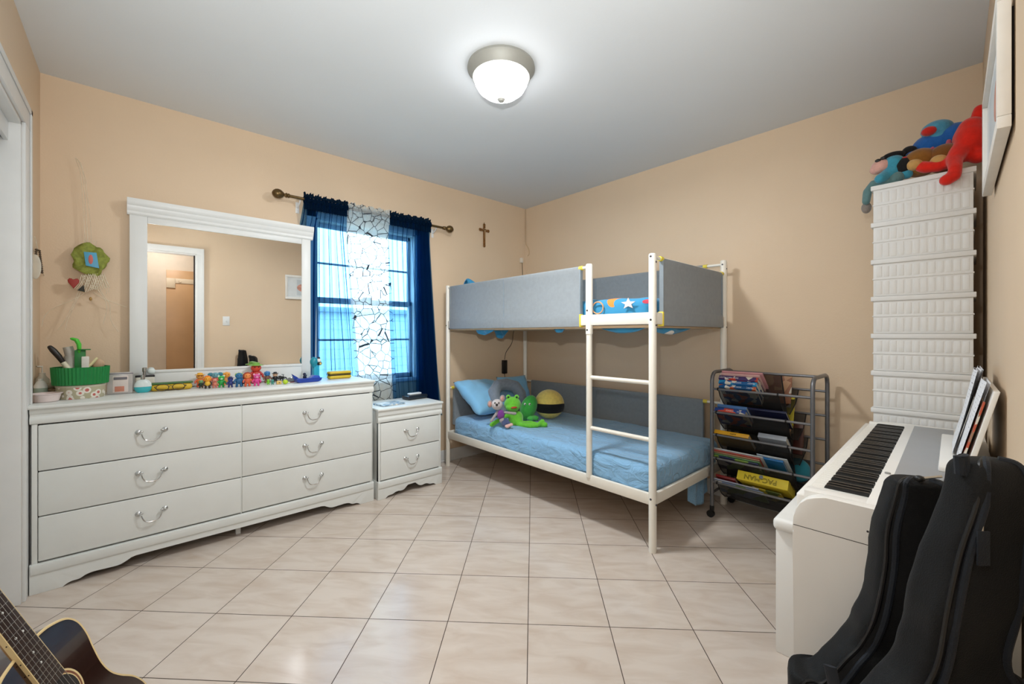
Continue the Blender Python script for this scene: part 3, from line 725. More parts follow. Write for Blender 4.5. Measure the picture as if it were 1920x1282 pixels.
tcn = nt.nodes.new('ShaderNodeTexCoord'); ck = nt.nodes.new('ShaderNodeTexChecker'); ck.inputs['Scale'].default_value = 420
tp = nt.nodes.new('ShaderNodeBsdfTransparent'); mp_ = nt.nodes.new('ShaderNodeMapRange'); mp_.inputs['To Min'].default_value = .55; mp_.inputs['To Max'].default_value = .92
mxs = nt.nodes.new('ShaderNodeMixShader')
nt.links.new(tcn.outputs['Object'], ck.inputs[0]); nt.links.new(ck.outputs['Fac'], mp_.inputs[0]); nt.links.new(mp_.outputs[0], mxs.inputs[0])
nt.links.new(tp.outputs[0], mxs.inputs[1]); nt.links.new(b_.outputs[0], mxs.inputs[2]); nt.links.new(mxs.outputs[0], nt.nodes['Material Output'].inputs[0])
hem = M('black_webbing', '#0b0b0c', .7)
CM = (CXF+CXB)/2-.02
MY = [(.755, 1.09), (.715, 1.10), (.705, 1.10), (.680, 1.10), (.66, 1.095)]
for i, z in enumerate(BZ):
    y0, y1 = MY[i]
    drop = .125 if i < 4 else .12
    b = MB(mesh_m)
    # front sling, centre fold, back sling
    sec = [(CXF-.002, z+.007), (CXF+.03, z-.045), (CXF+.075, z-.09), (CM-.03, z-drop), (CM, z-drop-.006)]
    sec2 = [(CM, z-drop-.006), (CM+.04, z-drop+.01), (CXB-.07, z-.08), (CXB-.03, z-.04), (CXB+.002, z+.010)]
    for sc_, dy in ((sec, 0), (sec2, -.02)):
        b.grid(lambda u, v, sc_=sc_, dy=dy: (lambda k, f: Vector((sc_[k][0]+(sc_[k+1][0]-sc_[k][0])*f, y0+dy+(y1-y0)*u, sc_[k][1]+(sc_[k+1][1]-sc_[k][1])*f-.006*math.sin(u*pi))))(min(3, int(v*4)), v*4-min(3, int(v*4))), 8, 16)
    pk = b.build('mesh_pocket', cart, smooth=180)
    for yy in (y0, y1):
        h = MB(hem).tube([(q[0], yy, q[1]) for q in sec], .003, 6)
        h.build('pocket_hem', pk)
        MB(hem).tube([(CXF, yy-.004, z), (CXF, yy+.004, z)], .0105, 12).build('bar_loop', pk)
    MB(hem).tube([(q[0], y0-.02, q[1]) for q in sec2], .003, 6).build('pocket_hem', pk)
MB(mesh_m).grid(lambda u, v: Vector((CM, .78+(1.09-.78)*u-.10*v*(1-u), CT-v*(CT-.12))), 10, 20).build('mesh_divider', cart, smooth=0)
MB(hem).tube([(CM, 1.09, CT), (CM, 1.09, .12)], .0035, 6).build('divider_hem', cart)
MB(hem).tube([(CM, .78, CT), (CM, .68, .12)], .0035, 6).build('divider_hem', cart)

page = M('book_pages', '#DCD6C8', .8, noise=.08, nscale=80)
def cover(c): return M('cover_'+c.strip('#'), c, .38, noise=.10, nscale=9, coat=.2)
def speck(c, c2, sc=14):
    k = 'cover_'+c+c2
    if k in MC: return MC[k]
    m = M(k, c, .38, noise=.1); nt = m.node_tree; b = nt.nodes['Principled BSDF']
    tc = nt.nodes.new('ShaderNodeTexCoord'); v = nt.nodes.new('ShaderNodeTexVoronoi'); v.inputs['Scale'].default_value = sc; nt.links.new(tc.outputs['Object'], v.inputs['Vector'])
    r_ = nt.nodes.new('ShaderNodeValToRGB'); r_.color_ramp.interpolation = 'CONSTANT'; e = r_.color_ramp.elements
    e[0].color = lin(c); e[1].position = .55; e[1].color = lin(c2); e2 = e.new(.8); e2.color = lin('#E8E2D4')
    sp = nt.nodes.new('ShaderNodeSeparateColor'); nt.links.new(v.outputs['Color'], sp.inputs[0]); nt.links.new(sp.outputs[1], r_.inputs[0]); nt.links.new(r_.outputs[0], b.inputs['Base Color'])
    return m
lettw = M('lettering_white', '#F2F0EA', .5)
lettk = M('lettering_black', '#15130f', .5)
def book(name, label, L_, h, t, cov, mat4, group=None, words=None, wsize=.012, wmat=None, cat='book'):
    """local x = length of spine, y = thickness, z = height (spine on the +z edge)"""
    o = thing(name, label, cat, (0, 0, 0), 0, group)
    o.matrix_world = mat4
    c = MB(cov)
    c.box(-L_/2, L_/2, 0, .0016, 0, h, .0005).box(-L_/2, L_/2, t-.0016, t, 0, h, .0005).box(-L_/2, L_/2, 0, t, h-.0018, h, .0006)
    def b2(mb, nm):
        me_par = mb.build(nm, None, smooth=30); me_par.parent = o; return me_par
    cb = b2(c, 'cover')
    b2(MB(page).box(-L_/2+.003, L_/2-.003, .0014, t-.0014, .002, h-.0015), 'page_block')
    if words:
        for (tx, xo) in words:
            # lettering reads towards the back of the shelf, as in the photograph
            m4 = Matrix.Translation((xo, t/2, h+.0004)) @ Matrix.Rotation(pi, 4, 'Z')
            text('lettering', tx, wsize, m4, cb, wmat or lettw)
    return o
def lean(x, y, z, tilt, yaw=0):
    """book frame: length along -Y, height axis tilted towards -X by tilt"""
    hz = Vector((-math.sin(tilt), 0, math.cos(tilt))); ex = Vector((0, -1, 0)); ey = hz.cross(ex)
    m_ = Matrix(((ex.x, ey.x, hz.x, x), (ex.y, ey.y, hz.y, y), (ex.z, ey.z, hz.z, z), (0, 0, 0, 1)))
    return Matrix.Translation((x, y, z)) @ Matrix.Rotation(yaw, 4, 'Z') @ Matrix.Translation((-x, -y, -z)) @ m_
def shelf(i, specs, tilt, x0=None, z0=None, grp=None):
    """specs: (name,label,len,h,t,cover,yc,words,wsize,wmat)"""
    z = BZ[i]
    base = Vector(((CM-.012) if x0 is None else x0, 0, (z-.098) if z0 is None else z0))
    n = Vector((math.cos(tilt), 0, math.sin(tilt)))     # pile direction away from the viewer
    off = 0
    for (nm, lb, L_, h, t, cv, yc, wd, ws, wm, lift) in specs:
        p = base+n*off+Vector((-math.sin(tilt), 0, math.cos(tilt)))*lift
        m4 = lean(p.x, yc, p.z, tilt)
        # thickness axis of lean() is hz x ex ; keep it pointing away from the viewer
        book(nm, lb, L_, h, t, cv, m4, grp, wd, ws, wm)
        off += t+.002
G1 = 'books in the top pocket of the cart'
shelf(0, [
 ('book', 'comic book with blue spine at the front of the top cart pocket', .215, .172, .022, speck('#1F5B93', '#D0653A', 30), .985, [('DOG MAN', -.005), ('PILKEY', .075)], .013, None, 0),
 ('book', 'comic book with bright blue spine, second in the top cart pocket', .222, .178, .024, speck('#1D66A8', '#2FA0D8', 30), .985, [('DOG MAN', -.01), ('PILKEY', .08)], .014, None, .006),
 ('book', 'comic book with purple and red spine, third in the top cart pocket', .228, .184, .026, speck('#44306A', '#C9402F', 26), .985, [('DOG MAN', -.03), ('PILKEY', -.09)], .014, None, .010),
 ('book', 'thin pale pink book behind the purple comic in the top cart pocket', .225, .196, .010, cover('#E2B8B4'), .975, None, .01, None, .010),
 ('book', 'tall thin pink book at the very back of the top cart pocket', .235, .205, .010, cover('#D99BA0'), .965, None, .01, None, .010),
 ], .86)
G2 = 'books in the second pocket of the cart'
shelf(1, [
 ('book', 'thick blue and red spined book lying at the front of the second cart pocket', .185, .160, .028, speck('#2B4E9A', '#E0523F', 26), 1.03, [('SCIENCE', .0), ('KIDS', .055)], .012, None, 0),
 ('book', 'blue book behind the red and blue one in the second cart pocket', .175, .172, .018, cover('#4F7DB8'), 1.02, None, .01, None, .0),
 ('book', 'dark navy book low behind the blue ones in the second cart pocket', .26, .176, .014, cover('#20264A'), .86, None, .01, None, -.03),
 ], .88)
shelf(2, [
 ('book', 'yellow spined puppy book in the third cart pocket', .205, .165, .026, cover('#F0B429'), 1.02, [('PUPPY', .01)], .013, lettk, 0),
 ('book', 'pale grey book beside the yellow one in the third cart pocket', .15, .150, .030, cover('#A7ADB5'), .80, None, .01, None, .004),
 ], .88)
shelf(3, [
 ('book', 'green and navy children\'s book at the front of the fourth cart pocket', .27, .160, .008, speck('#2E3560', '#8FB04E', 12), 1.00, None, .01, None, .004),
 ('book', 'green edged book second in the fourth cart pocket', .285, .166, .006, cover('#6D9A6A'), 1.00, None, .01, None, .008),
 ('book', 'brown edged book third in the fourth cart pocket', .285, .170, .007, cover('#B08A6A'), 1.00, None, .01, None, .012),
 ('book', 'red edged book fourth in the fourth cart pocket', .290, .174, .006, cover('#C4574A'), 1.00, None, .01, None, .016),
 ('book', 'white edged thin book at the back of the fourth cart pocket', .30, .182, .006, cover('#D5DADD'), .99, None, .01, None, .018),
 ('book', 'bright blue workbook at the right of the fourth cart pocket', .14, .170, .012, cover('#1E76B8'), .81, None, .01, None, .0),
 ('book', 'white backed board standing behind the blue workbook in the cart', .16, .185, .005, cover('#DDE6EA'), .80, None, .01, None, .0),
 ], .86)
shelf(4, [
 ('book', 'pale blue and green picture book at the front of the lowest cart pocket', .28, .150, .010, speck('#8FA6C8', '#7E9E55', 10), .98, None, .01, None, .0),
 ('book', 'light lavender edged book second in the lowest cart pocket', .27, .158, .008, cover('#B9BFD6'), 1.00, None, .01, None, .004),
 ('book', 'yellow edged book leaning right in the lowest cart pocket', .16, .148, .008, speck('#D8C23C', '#5C6B2A', 18), .83, None, .01, None, .0),
 ('book', 'dark red book at the back left of the lowest cart pocket', .12, .165, .016, cover('#8E2222'), 1.06, None, .01, None, .0),
 ], .90)
# yellow game box lying across the lowest pocket
YB = M('yellow_box_card', '#E8CF2E', .5, noise=.03)
gx = thing('game_box', 'bright yellow game box with upside-down lettering wedged in the lowest cart pocket', 'box', (0, 0, 0))
gp_ = at_x(1428, 899, 2.775); gn_ = Vector((math.cos(1.02), 0, math.sin(1.02))); gh_ = Vector((-math.sin(1.02), 0, math.cos(1.02)))
gb_ = gp_-gh_*.178-gn_*.0275
m4 = lean(gb_.x, gp_.y, gb_.z, 1.02)
gx.matrix_world = m4
def under(o, p): o.parent = p; return o
bb = under(MB(YB).box(-.135, .135, 0, .055, 0, .175, .003).build('box_body'), gx)
under(MB(YB).box(-.137, .137, -.001, .056, .13, .177, .003).build('box_lid'), gx)
text('lettering', 'PAC-MAN', .040, Matrix.Translation((-.008, .026, .1785)) @ Matrix.Rotation(pi, 4, 'Z'), gx, lettk, outline=.0007)
under(MB(M('grey_print', '#7F8890', .5)).lathe([(0, 0), (.011, 0), (.011, .0008), (0, .0008)], (-.005, .043, .1772), 16).build('printed_badge'), gx)
# things in the rear pockets
def slab(name, label, cat, c, dims, col, rot=(0, 0, 0)):
    o = MB(col).box(-dims[0]/2, dims[0]/2, -dims[1]/2, dims[1]/2, 0, dims[2], .002).build(name)
    o.location = c; o.rotation_euler = rot; return tag(o, label, cat)
slab('folder', 'yellow folder standing in a rear pocket of the book cart', 'folder', (3.03, .775, .60), (.012, .06, .19), M('yellow_folder', '#E2D23A', .5), (0, .25, 0))
slab('magazine', 'brown covered magazine standing in the rear top pocket of the cart', 'magazine', (3.04, .86, .725), (.012, .20, .20), speck('#A36A4A', '#C99A72', 20), (0, .18, 0))
slab('book', 'dark reddish brown book upright in a rear pocket of the cart', 'book', (3.035, .72, .44), (.03, .05, .19), cover('#5A2F26'), (0, .15, 0))
slab('book', 'light wooden coloured book beside the dark brown one in the cart', 'book', (2.99, .775, .44), (.02, .05, .18), cover('#B98A66'), (0, .1, 0))
o = MB(M('teal_cloth', '#2A8CA0', .85, sheen=.2)).ell((3.03, .72, .345), (.055, .07, .075)).ell((3.02, .78, .33), (.05, .06, .05)).build('fabric_pouch'); remesh(o, .006)
tag(root_at(o, (3.03, .75, .27)), 'teal fabric pouch slumped in a rear pocket of the cart', 'pouch')

# ---------------------------------------------------------------- tower of white crates
plast = M('white_ribbed_plastic', '#E4E4E2', .45, noise=.012)
TX0, TX1, TY0, TY1, TH = 2.745, 3.13, -.012, .338, 1.927
PIT = .185
def make_crate():
    t = thing('storage_crate', 'x', 'storage crate', ((TX0+TX1)/2, (TY0+TY1)/2, 0), 0, 'stacked white plastic crates')
    b = MB(plast)
    b.box(TX0+.006, TX1-.006, TY0+.006, TY1-.006, .0, PIT-.006, .003)
    b.box(TX0+.003, TX1-.003, TY0+.003, TY1-.003, .083, .089, .0015)
    n = 12; wy = (TY1-TY0-.03)/n
    for k in range(n):
        y0 = TY0+.015+k*wy
        for z0, z1 in ((.010, .076), (.096, .150)):
            b.box(TX0+.0048, TX0+.008, y0+.003, y0+wy-.003, z0, z1, .0015)
    nx = 13; wx = (TX1-TX0-.03)/nx
    for k in range(nx):
        x0 = TX0+.015+k*wx
        for z0, z1 in ((.010, .076), (.096, .150)):
            b.box(x0+.003, x0+wx-.003, TY1-.008, TY1-.0048, z0, z1, .0015)
    b.build('crate_body', t)
    MB(plast).box(TX0-.002, TX1+.002, TY0-.003, TY1+.003, PIT-.024, PIT-.001, .003).build('rim', t)
    return t
cr0 = make_crate()
ords = ['standing on the base frame, lowest', 'second from the bottom', 'third from the bottom', 'fourth from the bottom', 'fifth from the bottom', 'fifth from the top', 'fourth from the top', 'third from the top', 'second from the top', 'topmost, under the soft toys']
for k in range(10):
    o = cr0 if k == 0 else copy_tree(cr0)
    o.location.z = TH-PIT*(10-k)
    o['label'] = 'white ribbed plastic crate in the tall corner stack, '+ords[k]
bs = MB(plast).box(TX0+.004, TX1-.004, TY0+.004, TY1-.004, .0, TH-PIT*10-.001, .004).build('crate_base')
tag(root_at(bs, (2.94, .16, 0)), 'low white plastic base frame on the floor under the crate stack', 'base')

# ---------------------------------------------------------------- digital piano
PA = math.atan(.021)
pw = M('white_piano_satin', '#EDEBE6', .35, noise=.01)
pia = thing('digital_piano', 'white digital piano with open keyboard against the right wall', 'piano', (1.312, wc(1.312)+.010, 0), PA)
def pb(b, nm, par=None, label=None, sm_=35): return b.build(nm, par or pia, world=False, smooth=sm_, label=label)
PL, PD = 1.365, .392
prof = [(0, 0), (0, .765), (PD-.075, .765)]+[(PD-.075+.07*math.sin(a), .765-.07*(1-math.cos(a))) for a in (pi/10, pi/5, pi*.3, pi*.4, pi/2)]+[(PD-.003, .665), (PD-.003, .655), (PD-.006, .655), (PD-.006, 0)]
for x0, x1 in ((0, .032), (PL-.032, PL)):
    p_ = pb(MB(pw).prism(prof, lambda q, a: Vector((a, q[0], q[1])), x0, x1, .003), 'side_panel')
MB_ = MB(gap).box(-.0004, .001, .01, PD-.005, .6745, .676); pb(MB_, 'panel_seam')
pb(MB(screw).tube([(-.001, .235, .708), (.002, .235, .708)], .0025, 10), 'screw')
pb(MB(pw).box(.032, PL-.032, .03, PD-.02, .655, .70, .003), 'key_bed')
pb(MB(pw).box(.032, PL-.032, PD-.026, PD-.004, .66, .752, .006, 3), 'key_slip')
for x0, x1 in ((.032, .078), (PL-.062, PL-.032)): pb(MB(pw).box(x0, x1, .2, PD-.022, .70, .7645, .002), 'key_block')
pb(MB(pw).box(.032, PL-.032, .005, .243, .70, .766, .003), 'top_panel')
pb(MB(M('silver_panel', '#A9ACB0', .42, .35, noise=.02)).box(.20, PL-.05, .092, .214, .7655, .7672, .0005), 'control_panel')
pb(MB(M('knob_grey', '#9a9a98', .4)).lathe([(0, 0), (.007, 0), (.007, .004), (0, .005)], (.36, .228, .766), 14), 'volume_knob')
pb(MB(pw).box(.03, PL-.03, .03, .045, .25, .655, .002), 'back_panel')
pb(MB(pw).box(.03, PL-.03, .02, .06, .05, .13, .004), 'foot_rail')
K0 = .080; KP = 1.222/52
ivory = M('key_white', '#F1F0EA', .25, noise=.005); ebony = M('key_black', '#0a0a0b', .35, noise=.1)
wk = MB(ivory).box(0, KP-.0012, 0, .143, 0, .016, .0008, 1).build('white_key', smooth=30)
bk = MB(ebony).prism([(0, 0), (.0, .011), (.088, .011), (.094, .008), (.097, 0)], lambda q, a: Vector((a, .0+q[0], q[1])), 0, .0105, .0008).build('black_key', smooth=30)
for k in range(52):
    o = wk if k == 0 else wk.copy()
    if k: C.objects.link(o)
    o.parent = pia; o.location = (K0+KP*k, .229, .738)
first = True
for k in range(51):
    # the far end is the bass: mirrored order from the near (treble) end
    note = (2-k) % 7      # near end starts on C
    # gaps between white keys: C-D-E F-G-A-B, counted downward from top C
    names = 'CBAGFED'; a, b2_ = names[k % 7], names[(k+1) % 7]
    if (a, b2_) in (('C', 'B'), ('F', 'E')): continue
    o = bk if first else bk.copy()
    if not first: C.objects.link(o)
    first = False
    o.parent = pia; o.location = (K0+KP*(k+1)-.0058, .245, .7535)
# music rest and sheet music
rest_m = pw
rx0, rx1 = .50, 1.10
prf = [(.060, .767), (.072, .772), (.014, 1.02), (.002, 1.018)]
pb(MB(rest_m).prism(prf, lambda q, a: Vector((a, q[0], q[1])), rx0, rx1, .002), 'music_rest')
pb(MB(rest_m).box(rx0, rx1, .045, .125, .7665, .783, .004), 'rest_ledge')
paper = bpy.data.materials.new('printed_sheet_paper'); paper.use_nodes = True; nt = paper.node_tree; N = nt.nodes.new; L = nt.links.new
tc = N('ShaderNodeTexCoord'); wv = N('ShaderNodeTexWave'); wv.bands_direction = 'Z'; wv.inputs['Scale'].default_value = 26; wv.inputs['Distortion'].default_value = 0
nz = N('ShaderNodeTexNoise'); nz.inputs['Scale'].default_value = 90
ml = N('ShaderNodeMath'); ml.operation = 'MULTIPLY'; L(wv.outputs['Fac'], ml.inputs[0]); L(nz.outputs['Fac'], ml.inputs[1])
cr = N('ShaderNodeValToRGB'); cr.color_ramp.elements[0].position = .50; cr.color_ramp.elements[0].color = lin('#F0F1F4'); cr.color_ramp.elements[1].position = .62; cr.color_ramp.elements[1].color = lin('#8b8c95')
L(tc.outputs['Object'], wv.inputs[0]); L(tc.outputs['Object'], nz.inputs[0]); L(ml.outputs[0], cr.inputs[0]); L(cr.outputs[0], nt.nodes['Principled BSDF'].inputs[0]); nt.nodes['Principled BSDF'].inputs['Roughness'].default_value = .7
def sheetmusic(nm, lab, x0, x1, h, th, off, curl, yaw=0, cat='sheet music'):
    t = MB(paper)
    def pnt(x, s_, o_):     # s_ along the rest upward
        dy, dz = -.058/.255, .248/.255
        return Vector((x, .076+off+o_*dz+dy*s_+curl*(1-math.cos(s_*6))*.06, .786+dz*s_-o_*dy))
    n = 14
    def f(u, v): return pnt(x0+(x1-x0)*u+yaw*v*h, v*h, th+.006*math.sin(u*pi)*v)
    t.grid(f, 10, n); t.grid(lambda u, v: pnt(x0+(x1-x0)*(1-u)+yaw*v*h, v*h, 0), 10, n)
    o = t.build(nm, smooth=180)
    o.location = pia.location; o.rotation_euler = (0, 0, PA)
    return tag(o, lab, cat, 'sheet music on the piano')
sheetmusic('sheet_music', 'open white music book lying on the piano music rest, nearer page', .53, .80, .262, .008, .002, 0)
sheetmusic('sheet_music', 'white printed music pages standing farther along the piano music rest', .80, 1.08, .285, .004, .012, 0, .02)
sheetmusic('sheet_music', 'loose white music page leaning out in front of the others on the rest', .70, .93, .285, .002, .018, .12, .05)
pc = MB(speck('#A9826B', '#C85F45', 40)).prism([(.078, .786), (.082, .786), (.034, .985), (.030, .985)], lambda q, a: Vector((a, q[0], q[1])), .505, .645).build('photo_card'); pc.location = pia.location; pc.rotation_euler = (0, 0, PA)
tag(pc, 'small colourful picture card leaning on the near end of the piano music rest', 'picture card')
# bench
bench = thing('piano_bench', 'white padded piano bench pushed under the front of the piano', 'bench', (2.06, .36, 0), PA)
pb(MB(M('white_leatherette', '#EDEBE6', .5, bump=.1)).box(-.30, .30, -.145, .145, .456, .503, .018, 4), 'seat', bench)
for sx in (-.285, .265): pb(MB(pw).box(sx, sx+.020, -.13, .137, 0, .457, .003), 'leg', bench)
pb(MB(pw).box(-.28, .28, .10, .118, .39, .457, .003), 'apron', bench)

# ---------------------------------------------------------------- picture frame and switch on the doorway wall
fr = thing('picture_frame', 'white framed picture hanging high on the right wall, seen edge on', 'picture frame', (1.95, wc(1.95), 1.69), PA)
fb = MB(M('frame_white_lacquer', '#E9E6DF', .4))
for (x0, x1, z0, z1) in ((-.37, .37, 0, .03), (-.37, .37, .315, .345), (-.37, -.34, .03, .315), (.34, .37, .03, .315)):
    fb.box(x0, x1, .006, .030, z0, z1, .002)
pb(fb, 'frame', fr); pb(MB(M('mat_board', '#E3E6E6', .7)).box(-.341, .341, .008, .018, .029, .316), 'mat_board', fr)
pb(MB(M('salmon_print', '#D59A86', .7, noise=.25, nscale=25)).lathe([(0, 0), (.05, 0), (.075, 0), (.075, .001), (0, .001)], (0, 0, 0), 20, Matrix.Translation((-.12, .018, .17)) @ Matrix.Rotation(-pi/2, 4, 'X') @ Matrix.Diagonal((1.3, .8, 1, 1))), 'print', fr)
pb(MB(M('print_paper', '#CDD3D6', .7)).box(-.22, .22, .0175, .0184, .06, .285), 'print_sheet', fr)
pb(MB(gap).box(-.33, .33, .0, .006, .03, .31), 'gap_shade', fr)  # dark sheet standing in for the shade between frame and wall
sw = thing('light_switch', 'white light switch plate on the wall beside the doorway, seen in the mirror', 'light switch', (.885, wc(.885), 1.30), PA)
pb(MB(trimw).box(-.038, .038, 0, .005, 0, .12, .002), 'plate', sw); pb(MB(trimw).box(-.006, .006, .004, .014, .05, .07, .001), 'toggle', sw)

# ---------------------------------------------------------------- gig bags
nylon = M('black_nylon', '#0c0e10', .7, noise=.12, nscale=30, bump=.45, bscale=500, sheen=.03, spec=.25)
nylon2 = M('blue_black_nylon', '#141b24', .6, noise=.1, nscale=30, bump=.4, bscale=500, sheen=.05, spec=.3)
zipm = M('zip_black', '#08090a', .45, noise=.2, nscale=200)
rv = Vector((_s, -_c, 0))        # sideways direction used for widths
def gigbag(name, label, stations, yaw):
    """stations: (centre, halfwidth, halfdepth) from the top downwards"""
    Wd = (Matrix.Rotation(yaw, 3, 'Z') @ rv).normalized()
    Dd = Vector((0, 0, 1)).cross(Wd).normalized()*-1      # towards the viewer
    if Dd.dot(Vector((_c, _s, 0))) > 0: Dd = -Dd
    t = thing(name, label, 'instrument bag', (stations[-1][0].x, stations[-1][0].y, 0))
    cs = smooth_curve([tuple(s_[0])+(s_[1], s_[2]) for s_ in stations], 5)
    n = 40
    def ringpt(s_, a, k=1.0):
        ca, sa = math.cos(a), math.sin(a); e = .55
        return Vector(s_[:3])+Wd*s_[3]*k*math.copysign(abs(ca)**e, ca)+Dd*s_[4]*k*math.copysign(abs(sa)**e, sa)
    tb = bmesh.new(); rings = []
    wr = random.Random(3)
    for i, s_ in enumerate(cs):
        ring = []
        for k in range(n):
            p = ringpt(s_, 2*pi*k/n)
            nn = mnoise.fractal(p*9+Vector((0, 0, yaw*5)), 1, 2, 3)*.007
            ring.append(tb.verts.new(p+(p-Vector(s_[:3])).normalized()*nn))
        rings.append(ring)
    for A, B in zip(rings, rings[1:]):
        for k in range(n): tb.faces.new((A[k], A[(k+1) % n], B[(k+1) % n], B[k]))
    tb.faces.new(rings[0][::-1]); tb.faces.new(rings[-1]); bmesh.ops.recalc_face_normals(tb, faces=tb.faces[:])
    MB(nylon).add(tb).build('bag_shell', t, smooth=70)
    # piping and zip following both front edges
    for sg, nm, mt, r, off in ((-1, 'piping', nylon2, .0055, .22), (1, 'piping', nylon2, .0055, .22), (-1, 'zip', zipm, .004, -.10)):
        pts = []
        for s_ in cs:
            a = pi/2-sg*(pi/4+off*-1)
            pts.append(ringpt(s_, a, 1.01))
        MB(mt).tube(pts, r, 8).build(nm, t)
    return t, cs, ringpt, Wd, Dd
S2 = [(at_d(1850, 858, .70), .014, .008), (at_d(1850, 863, .70), .034, .022), (at_d(1849, 880, .70), .042, .030), (at_d(1848, 930, .70), .050, .034), (at_d(1825, 1020, .71), .062, .038), (at_d(1802, 1120, .72), .068, .044), (at_d(1784, 1200, .735), .066, .046), (at_d(1784, 1245, .745), .088, .048), (at_d(1790, 1290, .75), .135, .052)]
p8 = S2[-1][0]
S2 += [(Vector((p8.x-.03, p8.y+.02, .46)), .155, .055), (Vector((p8.x-.05, p8.y+.03, .33)), .14, .055), (Vector((p8.x-.085, p8.y+.05, .18)), .165, .052), (Vector((p8.x-.085, p8.y+.06, .05)), .15, .05), (Vector((p8.x-.085, p8.y+.065, .004)), .10, .035)]
for i in range(len(S2)):                                            # keep the soft bag off the wall
    c_, hw, hd = S2[i]; lim = wc(c_.x)+.012+hw*.66
    if c_.y < lim: S2[i] = (Vector((c_.x, lim, c_.z)), hw, hd)
g2, cs2, rp2, W2, D2 = gigbag('gig_bag', 'nearer black padded instrument bag with a hanging zip pull, leaning at the right edge', S2, .0)
q = rp2(cs2[17], pi/2+.55, 1.03)
MB(chrome).tube([q, q+Vector((0, 0, -.012))], .004, 10).build('zip_slider', g2, label='metal zip slider')
MB(nylon2).box(-.010, .010, -.0015, .0015, -.055, 0, .001, mat4=Matrix.Translation(q+D2*.004+Vector((0, 0, -.012))) @ Matrix.Rotation(math.atan2(W2.y, W2.x), 4, 'Z')).build('zip_pull', g2)
MB(nylon2).tube([at_d(1800, 866, .69)+Vector((0, 0, -.02)), at_d(1798, 856, .69), at_d(1806, 853, .69), at_d(1811, 868, .69)+Vector((0, 0, -.02))], .007, 8).build('hanging_loop', g2)
S1 = [(at_d(1722, 896, .82), .020, .010), (at_d(1724, 902, .82), .042, .028), (at_d(1734, 925, .83), .062, .038), (at_d(1728, 990, .84), .074, .042), (at_d(1724, 1060, .85), .076, .044), (at_d(1712, 1150, .86), .084, .048), (at_d(1702, 1205, .88), .102, .05), (at_d(1690, 1240, .88), .120, .050), (at_d(1672, 1290, .885), .148, .052)]
p9 = S1[-1][0]
S1 += [(Vector((p9.x-.02, p9.y+.03, .42)), .15, .055), (Vector((p9.x-.025, p9.y+.045, .30)), .13, .055), (Vector((p9.x-.03, p9.y+.055, .17)), .15, .052), (Vector((p9.x-.03, p9.y+.06, .05)), .14, .05), (Vector((p9.x-.03, p9.y+.06, .004)), .10, .035)]
g1, cs1, rp1, W1, D1 = gigbag('gig_bag', 'black padded instrument bag standing between the piano and the nearer bag', S1, -.40)
q = at_d(1724, 897, .80)
MB(zipm).ell(q, (.008, .008, .006)).build('zip_slider', g1)
MB(chrome).tube([q, q+rv*.02+Vector((0, 0, .002)), q+rv*.042+Vector((0, 0, .004))], .0026, 8).build('zip_pull', g1, label='metal zip pull')
a = at_d(1556, 1248, .74); MB(nylon2).tube([a, a+Vector((.0, -.01, -.05)), a+Vector((.02, -.02, -.14)), a+Vector((.03, -.02, -.3))], .010, 8, flat=.3).build('strap', g1)

# ---------------------------------------------------------------- acoustic guitar leaning at the left
def V3(t): return Vector(t)
gt = Vector((-.38, 0, .925)).normalized(); gw = Vector((.386, .913, .14)); gw = (gw-gt*gw.dot(gt)).normalized(); gn = gw.cross(gt).normalized()
GB0 = Vector((.004, 1.405, .034))
gui = thing('acoustic_guitar', 'dark brown acoustic guitar with cream binding leaning at the lower left corner', 'guitar', (GB0.x, GB0.y, 0))
def G(a, w_, n_=0): return GB0+gt*a+gw*w_+gn*n_
half = [(0, 0), (.02, .07), (.05, .125), (.09, .168), (.135, .185), (.185, .172), (.23, .142), (.265, .125), (.305, .120), (.35, .126), (.39, .134), (.43, .132), (.46, .113), (.48, .073), (.487, .04), (.49, .0)]
hc = smooth_curve(half, 5)
outl = hc+[(a, -w_) for a, w_ in hc[::-1][1:-1]]
DEP = .10
rosew = M('dark_rosewood', '#3A1A10', .22, noise=.35, nscale=6, coat=.5); topw = M('dark_brown_top', '#2A1712', .12, noise=.3, nscale=5, coat=.6)
bind = M('cream_binding', '#D9C08C', .4); 
b = MB(rosew); b.prism(outl, lambda q, n_: G(q[0], q[1], n_), -DEP, -.003); b.build('body', gui, smooth=30)
b = MB(topw); b.prism([(a*.995+.001, w_*.985) for a, w_ in outl], lambda q, n_: G(q[0], q[1], n_), -.003, .0005); b.build('soundboard', gui, smooth=30)
MB(bind).tube([G(a, w_*.997, -.002) for a, w_ in outl], .0035, 6, closed=True).build('binding', gui, label='cream edge binding')
def gdisc(a, w_, r, n0, n1, seg=36): return [(a+r*math.cos(2*pi*k/seg), w_+r*math.sin(2*pi*k/seg)) for k in range(seg)], n0, n1
for r, n1, m_, nm in ((.060, .0009, bind, 'rosette'), (.0555, .0011, M('rosette_wood', '#7A4A34', .3, noise=.3, nscale=60), 'rosette'), (.0505, .0013, bind, 'rosette'), (.048, .0015, gap, 'sound_hole')):
    pl, n0, n2 = gdisc(.335, 0, r, .0004, n1); MB(m_).prism(pl, lambda q, n_: G(q[0], q[1], n_), n0, n2).build(nm, gui, smooth=0)
pg = smooth_curve([(.30, .045), (.27, .075), (.23, .085), (.20, .07), (.21, .04), (.25, .02), (.285, .025)], 4)
MB(M('black_pickguard', '#0c0b10', .1, coat=.5)).prism(pg, lambda q, n_: G(q[0], q[1], n_), .0005, .0018).build('pickguard', gui)
